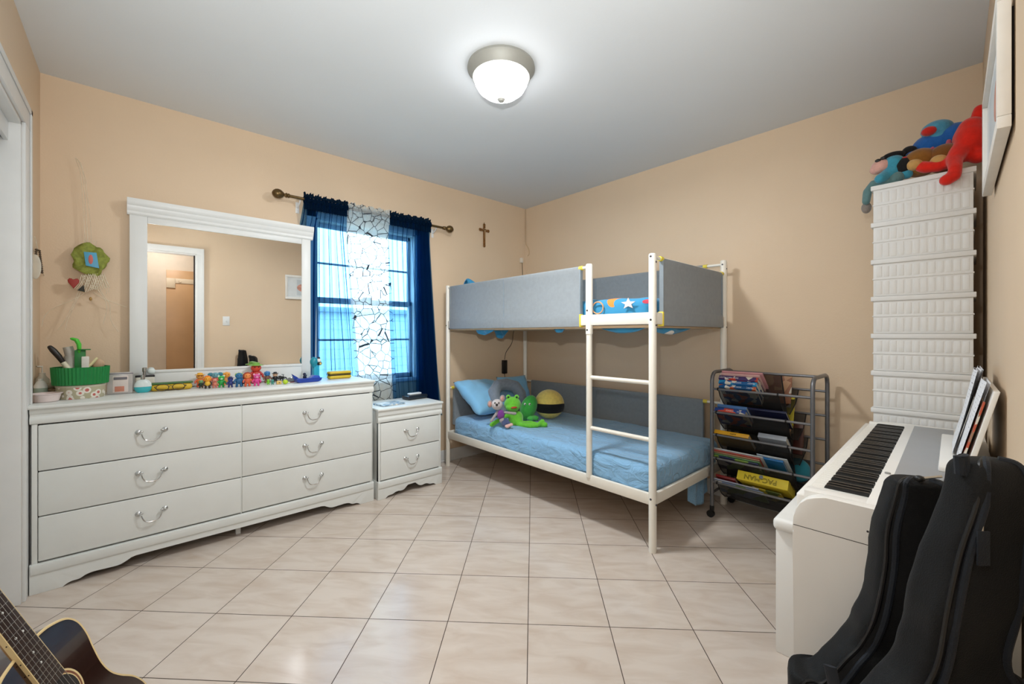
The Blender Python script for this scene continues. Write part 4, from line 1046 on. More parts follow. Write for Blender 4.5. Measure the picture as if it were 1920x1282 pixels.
# neck, fretboard, frets, dots, strings
NUT = .49+.36*.97
fbw = lambda a: .0285-(a-.38)/(NUT-.38)*.0065
fb_ = [(.38, -fbw(.38)), (NUT, -fbw(NUT)), (NUT, fbw(NUT)), (.38, fbw(.38))]
MB(M('dark_fretboard', '#33221b', .35, noise=.2, nscale=30)).prism(fb_, lambda q, n_: G(q[0], q[1], n_), .0015, .0085, .0008).build('fretboard', gui)
nk = MB(M('tan_neck_wood', '#B58A52', .35, noise=.1))
nk.prism([(.027*math.cos(t), -.0225*math.sin(t)+.0015) for t in [k*pi/12 for k in range(13)]], lambda q, a_: G(a_, q[0]*(1-.22*(a_-.45)/.4), q[1]), .47, NUT+.012)
nk.build('neck', gui, label='tan wooden neck with pale side strip')
for sg in (-1, 1): MB(bind).prism([(.381, sg*fbw(.381)), (NUT, sg*fbw(NUT)), (NUT, sg*(fbw(NUT)+.002)), (.381, sg*(fbw(.381)+.002))], lambda q, n_: G(q[0], q[1], n_), -.002, .0083).build('neck_binding', gui, label='cream neck binding')
scale_l = .645
for k in range(1, 21):
    a = NUT-scale_l*(1-2**(-k/12))
    if a < .385: break
    MB(chrome).tube([G(a, -fbw(a)*.98, .0088), G(a, fbw(a)*.98, .0088)], .0011, 6).build('fret', gui)
for k in (3, 5, 7, 9, 12, 15, 17):
    a = NUT-scale_l*(1-(2**(-k/12)+2**(-(k-1)/12))/2)
    for w_ in ((-.010, .010) if k == 12 else (0,)):
        MB(M('pearl', '#D8D8D2', .3)).prism([(a+.0028*math.cos(t*pi/6), w_+.0028*math.sin(t*pi/6)) for t in range(12)], lambda q, n_: G(q[0], q[1], n_), .0083, .0090).build('fret_marker', gui)
    MB(gap).ell(G(a, -fbw(a)-.002, .004), .0015, seg=8, ring=6).build('side_dot', gui)
for i in range(6):
    w0 = -.0215+.0086*i; w1 = -.0275+.011*i
    MB(chrome).tube([G(NUT, w0*.85, .0115), G(.155, w1, .012)], .0006, 5).build('string', gui)
MB(M('bridge_wood', '#1d120d', .3)).prism([(.135, -.075), (.165, -.075), (.170, -.04), (.170, .04), (.165, .075), (.135, .075)], lambda q, n_: G(q[0], q[1], n_), .0, .010, .002).build('bridge', gui)
hs_ = MB(rosew).prism([(NUT, -.022), (NUT+.02, -.034), (NUT+.155, -.038), (NUT+.165, -.01), (NUT+.165, .01), (NUT+.155, .038), (NUT+.02, .034), (NUT, .022)], lambda q, n_: G(q[0], q[1], n_-.10*(q[0]-NUT)), -.012, .003, .001); hs_.build('headstock', gui)
for i in range(3):
    for sg in (-1, 1):
        a = NUT+.035+.045*i; MB(chrome).tube([G(a, sg*.033, -.009), G(a, sg*.050, -.009)], .003, 8).ell(G(a, sg*.055, -.009), (.007, .007, .009)).build('tuning_peg', gui)
MB(black).tube([G(-.001, 0, -.05), G(-.012, 0, -.05)], .006, 10).build('strap_button', gui)
# ---------------------------------------------------------------- small things on the dresser
DT = .8585
def plain(c, r=.45, **k): return M('paint_'+c.strip('#')+str(r), c, r, noise=.05, nscale=30, **k)
def spot_on(u, v, ymax=3.19, z=DT):
    p = at_z(u, v, z)
    if p.y > ymax: p = at_y(u, v, ymax); p.z = z
    return p
FACE = math.atan2(-1, -.35)      # toys look into the room, towards the viewer
def figure(name, label, u, v, h, body, head, extra, style='bear', limb=None, face_col='#2a2020', ymax=3.17, rz=0.0, grp='small toy figures on the dresser'):
    p = spot_on(u, v, ymax)
    t = thing(name, label, 'toy figure', tuple(p), rz, grp)
    limb = limb or body
    B = MB(plain(body))
    B.ell((0, 0, .40*h), (.20*h, .17*h, .22*h))
    B.m(plain(limb))
    for s_ in (-1, 1):
        B.tube([(s_*.10*h, 0, .30*h), (s_*.12*h, -.01*h, .12*h), (s_*.13*h, -.02*h, .06*h)], [.085*h, .075*h, .07*h], 10, round_ends=True)
        B.ell((s_*.13*h, -.05*h, .045*h), (.085*h, .12*h, .045*h))
        B.tube([(s_*.16*h, 0, .52*h), (s_*.27*h, -.03*h, .40*h), (s_*.27*h, -.08*h, .32*h)], [.06*h, .055*h, .055*h], 10, round_ends=True)
    B.build('figure_body', t, world=False, smooth=60)
    H_ = MB(plain(head)); H_.ell((0, -.01*h, .74*h), (.22*h, .19*h, .20*h))
    if style == 'bear':
        H_.m(plain(extra))
        for s_ in (-1, 1): H_.ell((s_*.17*h, 0, .90*h), (.08*h, .05*h, .08*h))
        H_.ell((0, -.18*h, .69*h), (.09*h, .06*h, .06*h))
    elif style == 'spike':
        H_.m(plain(extra))
        for k in range(-2, 3): H_.lathe([(.07*h, 0), (.03*h, .10*h), (0, .17*h)], (k*.085*h, .02*h, .84*h-abs(k)*.03*h), 8)
    elif style == 'hat':
        H_.m(plain(extra)); H_.lathe([(0, 0), (.30*h, 0), (.29*h, .03*h), (.16*h, .05*h), (.15*h, .13*h), (0, .16*h)], (0, 0, .86*h), 18)
    elif style == 'mane':
        H_.m(plain(extra))
        for k in range(12): H_.ell((.21*h*math.cos(k*pi/6), .05*h, .75*h+.21*h*math.sin(k*pi/6)), .085*h, seg=10, ring=6)
    elif style == 'ears':
        H_.m(plain(extra))
        for s_ in (-1, 1): H_.ell((s_*.28*h, .02*h, .80*h), (.17*h, .04*h, .14*h))
    hd = H_.build('figure_head', t, world=False, smooth=60)
    for s_ in (-1, 1): MB(plain(face_col, .2)).ell((s_*.08*h, -.185*h, .78*h), (.026*h, .018*h, .03*h), seg=8, ring=6).build('eye', hd, world=False)
    return t
figure('toy_figure', 'round orange toy figure in a yellow sun hat, left end of the toy row', 375, 722, .088, '#E8863A', '#E9A04E', '#F0B53C', 'hat', limb='#D9603A', ymax=3.19)
lio = figure('toy_animal', 'yellow toy animal with orange fluffy collar and dark feet before the sun-hat figure', 389, 728, .075, '#E8B638', '#F0A52C', '#E8832A', 'mane', limb='#2b2018')
figure('toy_figure', 'small teal and black toy figure partly behind the yellow animal', 377, 727, .05, '#2c4a3a', '#7FB07A', '#1d1d1d', 'spike')
figure('toy_figure', 'toy figure with wide teal ears behind the green figure', 404, 722, .090, '#C96A5A', '#6FA7B4', '#3E8396', 'ears', ymax=3.20)
figure('toy_figure', 'small salmon pink toy figure just left of the green figure', 403, 727, .058, '#D9806A', '#E29A86', '#C9564A', 'bear')
figure('toy_figure', 'bright green toy figure with pale eyes in the front of the toy row', 415, 726, .076, '#2FA84A', '#37B552', '#D8EBD0', 'bear')
figure('toy_figure', 'orange toy figure with pointed crest behind the green and navy figures', 425, 720, .088, '#E7A050', '#F0A23C', '#F2B85C', 'spike', ymax=3.20)
figure('toy_figure', 'dark navy toy figure with a single peaked head in the toy row', 432, 726, .066, '#2D3676', '#343F8C', '#272F66', 'hat')
figure('toy_figure', 'blue toy figure with a yellow-green spiky top right of the navy one', 448, 725, .092, '#23618F', '#2B6FA0', '#8DC63F', 'spike')
figure('toy_figure', 'tiny dark blue toy figure with white belly beside the blue one', 457, 723, .060, '#22305A', '#1E2A50', '#E8E8E8', 'bear')
figure('toy_figure', 'orange and red toy figure with a reddish mane left of the pink one', 464, 724, .086, '#D8603A', '#E98A45', '#A8452C', 'mane')
figure('toy_figure', 'tallest red toy figure with a green leafy hat at the centre of the row', 480, 718, .138, '#B92E26', '#D9482F', '#7DB24B', 'hat', ymax=3.19)
figure('toy_figure', 'hot pink toy figure standing before the tall red one', 481, 723, .080, '#D8428C', '#E0559A', '#E8A8C0', 'bear', limb='#D8428C')
figure('toy_figure', 'blue headed toy figure with brown body right of the pink one', 501, 717, .082, '#7A5544', '#2F79B5', '#3C8AC6', 'spike')
figure('toy_figure', 'small lime green toy figure in front of the blue headed one', 503, 721, .036, '#7CCB2E', '#8CD63C', '#6CBB28', 'bear')
figure('toy_figure', 'tiny teal green toy figure beside the lime one', 511, 721, .034, '#3C8F80', '#4FA898', '#2F7A6C', 'bear')
figure('toy_figure', 'toy figure in a black suit standing beside the toy motorbike', 516, 715, .070, '#15161a', '#D9B090', '#14151a', 'hat', limb='#111216')
# toy motorbike
p = spot_on(528, 715); t = thing('toy_motorbike', 'little black toy motorbike with handlebars on the dresser', 'toy motorbike', tuple(p), .3, 'small toy figures on the dresser')
for s_ in (-1, 1):
    MB(black).tube([(s_*.022+.013*math.cos(a), 0, .014+.013*math.sin(a)) for a in [k*pi/8 for k in range(16)]], .004, 8, closed=True).tube([(s_*.022, 0, .014), (s_*.013, 0, .030)], .002, 6).build('wheel', t, world=False)
MB(plain('#1b1c1a')).ell((0, 0, .026), (.022, .007, .010)).ell((-.012, 0, .036), (.012, .006, .005)).tube([(.013, 0, .030), (.010, 0, .047)], .002, 6).tube([(.008, -.014, .048), (.010, 0, .047), (.008, .014, .048)], .0018, 6).build('bike_body', t, world=False)
# tan block, lime ball, silver dome
o = MB(plain('#E6C173')).box(-.014, .014, -.010, .010, 0, .022, .003).m(plain('#8A6A3A')).box(-.004, .004, -.0108, -.009, .006, .014).build('toy_block', smooth=30)
o.location = spot_on(523, 720); tag(o, 'small tan toy block in front of the motorbike', 'toy block')
o = MB(plain('#B8D62E')).ell((0, 0, .015), (.016, .016, .015)).m(plain('#dfe8b0')).tube([(.012, 0, .012), (.026, 0, .010)], .003, 8, round_ends=True).build('toy_ball', smooth=60)
o.location = spot_on(535, 720); tag(o, 'lime green toy ball with a little nozzle on the dresser', 'toy ball')
o = MB(plain('#B33A34')).lathe([(0, 0), (.030, 0), (.030, .004), (0, .005)], (0, 0, 0), 20).m(M('toy_silver', '#8E9296', .2, .8)).lathe([(0, .005), (.036, .006), (.038, .012), (.030, .022), (.018, .030), (0, .033)], (0, 0, 0), 24).build('spinning_top', smooth=50)
o.location = spot_on(545, 716); tag(o, 'grey metallic dome toy on a red base left of the blue boat', 'toy')
# blue toy boat with a rider
BL = plain('#22409A', .3)
p = spot_on(577, 716, 3.15); t = thing('toy_boat', 'deep blue plastic toy boat with a raised stern fin on the dresser', 'toy boat', tuple(p), .15)
hull = [(-.085, .028), (-.080, .008), (-.06, 0), (.055, 0), (.080, .006), (.090, .022), (.075, .030)]
MB(BL).prism([(-.085, .030), (-.078, .006), (-.06, 0), (.06, 0), (.082, .007), (.090, .026)], lambda q, a: Vector((q[0], a*(1-abs(q[0])*3), q[1])), -.034, .034, .004).build('hull', t, world=False)
MB(BL).prism([(-.090, .022), (-.105, .062), (-.075, .042), (-.052, .024)], lambda q, a: Vector((q[0], a, q[1])), -.005, .005, .002).build('fin', t, world=False)
MB(plain('#3557B8', .3)).prism([(.01, .026), (.035, .045), (.070, .040), (.078, .026)], lambda q, a: Vector((q[0], a, q[1])), -.022, .022, .003).build('cabin', t, world=False)
MB(plain('#1c2340')).ell((-.02, 0, .035), (.012, .010, .016)).ell((-.022, 0, .055), (.010, .009, .010)).tube([(-.02, -.012, .038), (-.03, -.022, .048)], .004, 8, round_ends=True).tube([(-.02, .012, .038), (0, .018, .045)], .004, 8, round_ends=True).build('rider', t, world=False)
# teal dispenser
TE = plain('#2AA7C4', .35)
p = spot_on(592, 706, 3.13); t = thing('toy_dispenser', 'tall teal toy dispenser with rounded head against the mirror side', 'toy', tuple(p), .2)
t.location.x += .0
MB(TE).box(-.020, .020, -.016, .016, .008, .105, .006, 3).box(-.024, .024, -.020, .020, 0, .012, .004).build('column', t, world=False)
MB(plain('#1C8DA0', .35)).ell((-.012, 0, .130), (.028, .024, .034)).tube([(-.012, 0, .10), (-.024, 0, .125), (-.018, 0, .155)], [.018, .014, .010], 10, round_ends=True).build('rounded_head', t, world=False)
MB(plain('#E9E6DE')).ell((.016, -.012, .138), (.015, .014, .016)).m(plain('#141414')).ell((.016, -.014, .157), (.009, .009, .007)).ell((.019, -.016, .118), (.018, .014, .014)).m(plain('#E8C86A')).ell((.020, -.028, .117), (.008, .004, .008)).build('small_figurine', t, world=False)
# yellow hard case
p = spot_on(636, 708, 3.14); t = thing('hard_case', 'yellow zipped hard case at the right end of the dresser', 'case', tuple(p), .05)
YL = plain('#D9B92E', .4)
MB(YL).box(-.080, .080, -.034, .034, 0, .026, .012, 4).build('case_bottom', t, world=False)
MB(YL).box(-.080, .080, -.034, .034, .030, .055, .012, 4).build('case_lid', t, world=False)
MB(plain('#2c2a20', .5)).box(-.0805, .0805, -.0345, .0345, .0255, .0305, .002).build('zip', t, world=False)
MB(plain('#3a3826', .5)).box(-.0815, .0815, -.0355, .0355, .036, .039, .001).build('edge_band', t, world=False)

# left group
p = at_y(152, 740, 3.085); bx, by = p.x, p.y
tinm = bpy.data.materials.new('patterned_tin'); tinm.use_nodes = True; nt = tinm.node_tree; N = nt.nodes.new; L = nt.links.new
tc = N('ShaderNodeTexCoord'); v_ = N('ShaderNodeTexVoronoi'); v_.inputs['Scale'].default_value = 30; L(tc.outputs['Object'], v_.inputs[0])
r_ = N('ShaderNodeValToRGB'); r_.color_ramp.interpolation = 'CONSTANT'; e = r_.color_ramp.elements; e[0].color = lin('#C96A62'); e[1].position = .24; e[1].color = lin('#ECE6DA'); e2 = e.new(.46); e2.color = lin('#B9B294')
L(v_.outputs['Distance'], r_.inputs[0]); L(r_.outputs[0], nt.nodes['Principled BSDF'].inputs[0]); nt.nodes['Principled BSDF'].inputs['Roughness'].default_value = .35
t = thing('round_tin', 'round tin printed with red and white pattern under the green basket', 'tin', (bx, by, DT))
MB(tinm).lathe([(0, 0), (.088, 0), (.090, .003), (.090, .058), (0, .058)], (0, 0, 0), 40).build('tin_body', t, world=False)
MB(plain('#CFC8B4', .35)).lathe([(0, .058), (.092, .058), (.092, .068), (.088, .070), (0, .070)], (0, 0, 0), 40).build('tin_lid', t, world=False)
GR = plain('#12803C', .45)
t = thing('green_basket', 'dark green ribbed plastic basket full of tools standing on the round tin', 'basket', (bx, by, DT+.0705))
ring = [(.102+.003*(k % 2)) for k in range(96)]
b = MB(GR); tb = bmesh.new(); R_ = []
for z, kk in ((0, .97), (.002, .985), (.082, 1.03), (.088, 1.03), (.088, .98), (.004, .93)):
    R_.append([tb.verts.new((ring[k]*kk*math.cos(2*pi*k/96), ring[k]*kk*math.sin(2*pi*k/96), z)) for k in range(96)])
for A, B_ in zip(R_, R_[1:]):
    for k in range(96): tb.faces.new((A[k], A[(k+1) % 96], B_[(k+1) % 96], B_[k]))
tb.faces.new(R_[0][::-1]); tb.faces.new(R_[-1]); bmesh.ops.recalc_face_normals(tb, faces=tb.faces[:]); b.add(tb); b.build('basket_body', t, world=False, smooth=25)
BK = Vector((bx, by, DT+.0705))
def rel(u, v, dy=0.0): return at_y(u, v, by+dy)
def bar(o_): return o_
o = MB(plain('#1d1512', .4)).tube([rel(94, 651), rel(100, 657), rel(110, 668), rel(118, 679)], [.010, .013, .0125, .010], 12, round_ends=True).m(plain('#E5DCC2')).tube([rel(118, 679), rel(136, 700)], [.011, .012], 12).build('hair_brush', smooth=60)
tag(root_at(o, rel(118, 690)), 'brush with dark brown handle sticking out of the green basket', 'brush')
LG = plain('#4FC83C', .4)
t = thing('green_clip_tool', 'bright green plastic tool rising from the middle of the green basket', 'tool', tuple(rel(147, 690, .01)))
MB(LG).tube([rel(139, 636, .01), rel(143, 637, .01), rel(148, 645, .01), rel(149, 658, .01)], [.016, .019, .019, .015], 12, flat=.5, round_ends=True).build('clip_head', t)
MB(plain('#1E7A34', .4)).box(*[q for q in (rel(150, 690).x-.020, rel(150, 690).x+.020, by, by+.022, DT+.078, rel(150, 656).z)], .003).build('clip_stem', t)
c_ = rel(157, 656, .01); MB(plain('#1E7A34', .4)).lathe([(0, 0), (.026, 0), (.026, .005), (0, .005)], tuple(c_), 20).build('clip_disc', t)
o = MB(plain('#B7B2A8', .4)).tube([rel(130, 700, .03), rel(133, 668, .035)], .026, 16).tube([rel(133, 668, .035), rel(127, 650, .035)], [.021, .019], 16).build('spray_can', smooth=50)
tag(root_at(o, rel(130, 700, .03)), 'grey capped can leaning in the back of the green basket', 'can')
o = MB(plain('#E8E2D8', .4)).box(rel(160, 690).x-.014, rel(160, 690).x+.014, by-.01, by+.012, DT+.08, rel(160, 668).z, .004).build('white_tube')
tag(root_at(o, rel(160, 690)), 'white tube upright to the right of the green tool', 'tube')
o = MB(plain('#C9A987', .5)).ell(rel(184, 682, .02), (.026, .012, .026)).m(plain('#6a5a4a')).tube([rel(184, 684, .02), rel(177, 700, .02)], .007, 8).build('round_mirror_tool', smooth=60)
tag(root_at(o, rel(180, 695)), 'round tan handled tool at the right side of the green basket', 'tool')
o = MB(plain('#E7DDA8', .5)).tube([rel(181, 672), rel(172, 682), rel(162, 690)], [.006, .007, .007], 10, round_ends=True).build('cream_comb', smooth=60)
tag(root_at(o, rel(172, 685)), 'cream stick lying across the right rim of the green basket', 'stick')

t = thing('oval_dish', 'low pinkish white dish at the left end of the dresser top', 'dish', tuple(at_y(86, 740, 3.0)[:2])+(DT,))
MB(plain('#E6D6D2', .35)).lathe([(0, 0), (.040, 0), (.044, .003), (.052, .034), (.058, .038), (.058, .041), (.050, .040), (.044, .010), (0, .006)], (0, 0, 0), 32).build('dish_bowl', t, world=False)
t = thing('plastic_bottle', 'white plastic bottle with pale green label behind the dish', 'bottle', tuple(at_y(76, 735, 3.09)[:2])+(DT,))
MB(plain('#EDEDE8', .35)).lathe([(0, 0), (.022, 0), (.024, .004), (.024, .070), (.016, .088), (.009, .095), (.009, .105), (0, .105)], (0, 0, 0), 24).build('bottle_body', t, world=False)
MB(plain('#A9BDAE', .4)).lathe([(.0243, .020), (.0246, .020), (.0246, .060), (.0243, .060)], (0, 0, 0), 24).build('label_band', t, world=False)
t = thing('lotion_bottle', 'cream pump bottle with thin nozzle standing behind the white bottle', 'bottle', tuple(at_y(79, 735, 3.17)[:2])+(DT,))
MB(plain('#E2D8C6', .4)).lathe([(0, 0), (.024, 0), (.026, .005), (.026, .095), (.012, .115), (.012, .128), (0, .130)], (0, 0, 0), 24).build('bottle_body', t, world=False)
MB(plain('#D5CDBE', .4)).tube([(0, 0, .128), (0, 0, .165)], .003, 8).tube([(0, 0, .160), (-.018, -.01, .162)], .004, 8).build('pump', t, world=False)
wick = M('wicker_brown', '#A98F6C', .8, noise=.5, nscale=90, bump=.8, bscale=150)
t = thing('wicker_box', 'small brown woven box behind the dish, left of the round tin', 'box', tuple(at_y(98, 735, 3.17)[:2])+(DT,))
MB(wick).box(-.045, .045, -.03, .03, 0, .05, .006).build('box_body', t, world=False)
MB(plain('#B7A78C', .6)).box(-.047, .047, -.032, .032, .0505, .075, .006).build('folded_cloth', t, world=False)
# zip pouch with printed card
t = thing('zip_pouch', 'clear zip pouch holding a printed card, beside the green basket', 'pouch', tuple(at_y(225, 730, 3.12)[:2])+(DT,), -.05)
MB(plain('#B8B2AE', .25, coat=.4)).box(-.052, .052, -.012, .012, 0, .118, .006).build('pouch_body', t, world=False)
MB(plain('#DCCFC8', .5)).box(-.028, .034, -.0135, -.0122, .010, .098, .0005).build('printed_card', t, world=False)
MB(plain('#C8826A', .5)).box(-.020, .018, -.0150, -.0136, .014, .042, .0005).build('card_picture', t, world=False)
MB(plain('#6f6a70', .5)).box(-.024, .030, -.0150, -.0136, .078, .092, .0005).build('card_heading', t, world=False)
MB(plain('#77727a', .4)).box(-.053, .053, -.0125, .0125, .108, .113, .001).build('zip_strip', t, world=False)
# perfume bottles
glassy = M('clear_glass_tint', '#DCE6E4', .08, noise=.02, coat=.5)
t = thing('perfume_bottle', 'cream perfume bottle with black shoulder and silver spray cap by the mirror', 'bottle', tuple(at_y(272, 730, 3.20)[:2])+(DT,))
MB(plain('#DDD9CC', .2)).box(-.042, .042, -.018, .018, 0, .085, .008, 3).build('bottle_body', t, world=False)
MB(plain('#15151a', .3)).box(-.043, .043, -.019, .019, .078, .090, .004).build('dark_shoulder', t, world=False)
MB(chrome).lathe([(0, .09), (.008, .09), (.008, .108), (.011, .110), (.011, .130), (.008, .134), (0, .134)], (-.002, 0, 0), 20).build('spray_cap', t, world=False)
MB(glassy).ell((.028, 0, .110), (.018, .014, .018)).build('glass_stopper', t, world=False)
t = thing('aqua_perfume_bottle', 'round flask half full of aqua liquid with silver cap in front of the mirror', 'bottle', tuple(at_y(268, 730, 3.11)[:2])+(DT,))
MB(M('aqua_liquid', '#35B5BE', .1, noise=.05, coat=.6)).lathe([(0, 0), (.022, 0), (.031, .006), (.037, .020), (.038, .032), (0, .032)], (0, 0, 0), 32, Matrix.Diagonal((1, .55, 1, 1))).build('aqua_liquid', t, world=False)
MB(glassy).lathe([(0, .0325), (.0385, .0325), (.036, .050), (.026, .066), (.012, .073), (0, .073)], (0, 0, 0), 32, Matrix.Diagonal((1, .55, 1, 1))).build('glass_flask', t, world=False)
MB(chrome).lathe([(0, .073), (.010, .073), (.010, .098), (0, .099)], (0, 0, 0), 20).build('silver_cap', t, world=False)
# eyeglass case and glasses
t = thing('glasses_case', 'yellow and dark green soft case lying before the mirror', 'case', tuple(at_y(322, 730, 3.14)[:2])+(DT,), .02)
MB(plain('#D8B230', .5)).box(-.095, .095, -.030, .030, 0, .036, .016, 4).build('case_body', t, world=False)
MB(plain('#3F6B34', .5)).box(-.093, .098, -.026, .030, .0365, .046, .008, 3).build('case_lid', t, world=False)
t = thing('eyeglasses', 'thin dark framed eyeglasses resting in front of the yellow green case', 'eyeglasses', tuple(at_y(320, 733, 3.085)[:2])+(DT,), .03)
wire = plain('#2a1f1c', .3)
for s_ in (-1, 1):
    MB(wire).tube([(s_*.036+.028*math.cos(a), 0, .022+.019*math.sin(a)) for a in [k*pi/12 for k in range(24)]], .0018, 8, closed=True).build('rim', t, world=False)
    MB(wire).tube([(s_*.064, 0, .030), (s_*.072, .004, .028), (s_*.060, .02, .012), (s_*-.01, .022, .004)], .0017, 8).build('temple', t, world=False)
MB(wire).tube([(-.010, 0, .026), (0, -.003, .031), (.010, 0, .026)], .0018, 8).build('bridge', t, world=False)

# ---------------------------------------------------------------- nightstand top
NT = .6505
p = at_z(727, 758, NT); t = thing('notebook', 'silver blue patterned notebook on the left of the nightstand top', 'notebook', tuple(p), .1)
MB(speck('#A9BBC8', '#7E97AC', 60)).box(-.085, .105, -.075, .065, 0, .010, .002).build('cover', t, world=False)
MB(plain('#E9F1F6', .4)).box(-.070, .010, -.02, .055, .0101, .0118, .0005).build('white_card', t, world=False)
p = at_z(777, 747, NT); t = thing('black_box', 'flat black box on the nightstand below the navy curtain', 'box', tuple(p), .12)
MB(M('dark_box', '#101c2a', .35, coat=.3)).box(-.095, .095, -.055, .045, .004, .034, .008, 3).build('box_body', t, world=False)
MB(black).box(-.090, .090, -.050, .040, 0, .005, .001).build('box_feet', t, world=False)
o = MB(plain('#E8ECEF', .3)).box(-.065, .050, -.022, .022, 0, .016, .007, 3).build('remote_control'); o.location = (p.x+.005, p.y-.005, NT+.0345); o.rotation_euler = (0, 0, .12)
tag(o, 'white rounded remote lying on the flat black box', 'remote control')

# ---------------------------------------------------------------- soft toys and pillows on the lower bunk
MT = .458
def plush(c): return M('plush_'+c.strip('#'), c, .92, noise=.10, nscale=45, bump=.8, bscale=260, sheen=.35, spec=.1)
def blob(name, shapes, mat, parent=None, vox=.005, sm_=8, world=True):
    b = MB(mat)
    for s_ in shapes:
        if s_[0] == 'e': b.ell(s_[1], s_[2], s_[3] if len(s_) > 3 else None)
        else: b.tube(s_[1], s_[2], 12, round_ends=True)
    o = b.build(name, parent, world=world, smooth=180)
    return remesh(o, vox, sm_)
pil = M('pale_blue_pillowcase', '#86C0E6', .75, noise=.03, sheen=.3, spec=.2, bump=.25, bscale=30)
def pillow(label, c, w_, h_, th, rot, mat, name='pillow', seed=1):
    b = MB(mat); t = bmesh.new(); n = 28
    def pt(u, v, s_):
        e = (1-abs(u)**3.2)*(1-abs(v)**3.2); k = max(0, e)**.42
        cx = u*w_/2*(1-.05*(1-abs(v)**2)*abs(u)**3); cy = v*h_/2*(1-.05*(1-abs(u)**2)*abs(v)**3)
        nn = mnoise.fractal(Vector((u*2.2, v*2.2, seed+s_)), 1, 2, 4)*.012*min(1, k*2)
        return Vector((cx, s_*(th/2*k)+nn, cy))
    for s_ in (-1, 1):
        V = [[t.verts.new(pt(i/n*2-1, j/n*2-1, s_)) for j in range(n+1)] for i in range(n+1)]
        for i in range(n):
            for j in range(n): t.faces.new((V[i][j], V[i+1][j], V[i+1][j+1], V[i][j+1]))
    bmesh.ops.remove_doubles(t, verts=t.verts[:], dist=1e-5); bmesh.ops.recalc_face_normals(t, faces=t.faces[:])
    b.add(t); o = b.build(name, smooth=180); o.location = c; o.rotation_euler = rot
    return tag(o, label, 'pillow')
pillow('light blue pillow leaning at the left end of the lower bunk', (2.36, 2.96, MT+.165), .50, .42, .15, (-.95, .05, .12), pil, seed=1)
pillow('second light blue pillow behind the grey neck pillow in the bunk corner', (2.80, 3.05, MT+.150), .36, .34, .10, (-.40, .0, -.1), pil, seed=4)
ng = blob('neck_pillow', [('t', [at_d(941, 770, 3.62), at_d(928, 752, 3.66), at_d(926, 735, 3.70), at_d(934, 722, 3.74), at_d(950, 720, 3.78), at_d(966, 724, 3.8), at_d(976, 738, 3.8), at_d(980, 756, 3.78)], [.040, .052, .056, .056, .054, .054, .052, .045])], plush('#7F8894'), vox=.007)
tag(root_at(ng, (2.45, 2.9, .6)), 'grey curved neck pillow propped on the blue pillows', 'neck pillow')
# yellow round cushion, plain with a broad black band
c = at_d(1030, 755, 3.60); R = .128
yb = thing('round_cushion', 'round yellow plush cushion with a broad black band against the back guard', 'cushion', (c.x, c.y, MT))
cz = MT+R*.97
MB(plush('#E8CE6E')).ell((c.x, c.y, cz), (R, R, R*.97), seg=40, ring=28).build('cushion_body', yb, smooth=180)
dirv = Vector((-_c, -_s, 0))
b = MB(M('plush_black', '#0b0b0d', .95, noise=.1, bump=.6, bscale=300, sheen=.1)); rgt = Vector((_s, -_c, 0))
def bandpt(u, v):
    a = (u-.5)*3.3; tt = -.20+(v-.5)*.66*math.sqrt(max(.0, 1-((u-.5)*2)**4))
    q = (dirv*math.cos(a)+rgt*math.sin(a))*math.cos(tt)+Vector((0, 0, math.sin(tt)))
    return Vector((c.x, c.y, cz))+Vector((q.x*R, q.y*R, q.z*R*.97))*1.012
b.grid(bandpt, 40, 16); b.build('black_band', yb, smooth=180)
# green egg shaped plush
c = at_d(991, 766, 3.52)
gp = thing('green_plush', 'green egg shaped soft toy sitting between the frog and the yellow cushion', 'soft toy', (c.x, c.y, MT))
rt = Matrix.Rotation(.35, 4, Vector((_c, _s, 0)))
blob('plush_body', [('e', (c.x, c.y, MT+.105), (.072, .068, .112), rt)], plush('#3FA043'), gp, .006)
for s_ in (-1, 1): MB(plain('#E9E9E2', .4)).ell(Vector((c.x, c.y, MT+.145))-Vector((_c, _s, 0))*.060+rgt*(s_*.020-.012), (.011, .008, .010)).m(plain('#1a1a1a', .2)).ell(Vector((c.x, c.y, MT+.145))-Vector((_c, _s, 0))*.067+rgt*(s_*.020-.010), (.005, .004, .005)).build('eye', gp, smooth=60)
blob('plush_feet', [('e', (c.x-.02, c.y-.045, MT+.022), (.03, .035, .022)), ('e', (c.x+.03, c.y-.05, MT+.022), (.03, .035, .022)), ('e', (c.x, c.y-.02, MT+.03), (.04, .03, .03))], plush('#4DB04C'), gp, .006)
# frog
fr_c = at_d(962, 785, 3.36)
fg = thing('frog_plush', 'bright green frog soft toy with long legs stretched to the right', 'soft toy', (fr_c.x, fr_c.y, MT))
GRN = plush('#6CBF3A')
def F(u, v, d): return at_d(u, v, d)
hd_c = F(961, 758, 3.40)
blob('plush_body', [('e', F(968, 783, 3.40), (.060, .055, .062)), ('t', [F(962, 778, 3.38), F(968, 790, 3.38)], [.045, .06]),
  ('t', [F(972, 795, 3.36), F(995, 793, 3.32), F(1012, 797, 3.30), F(1022, 796, 3.28)], [.026, .020, .019, .022]),
  ('t', [F(972, 796, 3.34), F(994, 798, 3.28), F(1008, 797, 3.27), F(1017, 790, 3.30)], [.026, .020, .018, .020]),
  ('t', [F(955, 777, 3.36), F(938, 786, 3.33), F(922, 796, 3.30)], [.020, .017, .019])], GRN, fg, .005)
hb = blob('plush_head', [('e', hd_c, (.072, .068, .064)), ('e', hd_c-Vector((_c, _s, 0))*.030+Vector((0, 0, -.018)), (.062, .05, .034))], GRN, fg, .005)
for s_ in (-1, 1): MB(GRN).ell(hd_c+rgt*.034*s_+Vector((0, 0, .060)), .020).build('eye_bulge', hb, smooth=60)
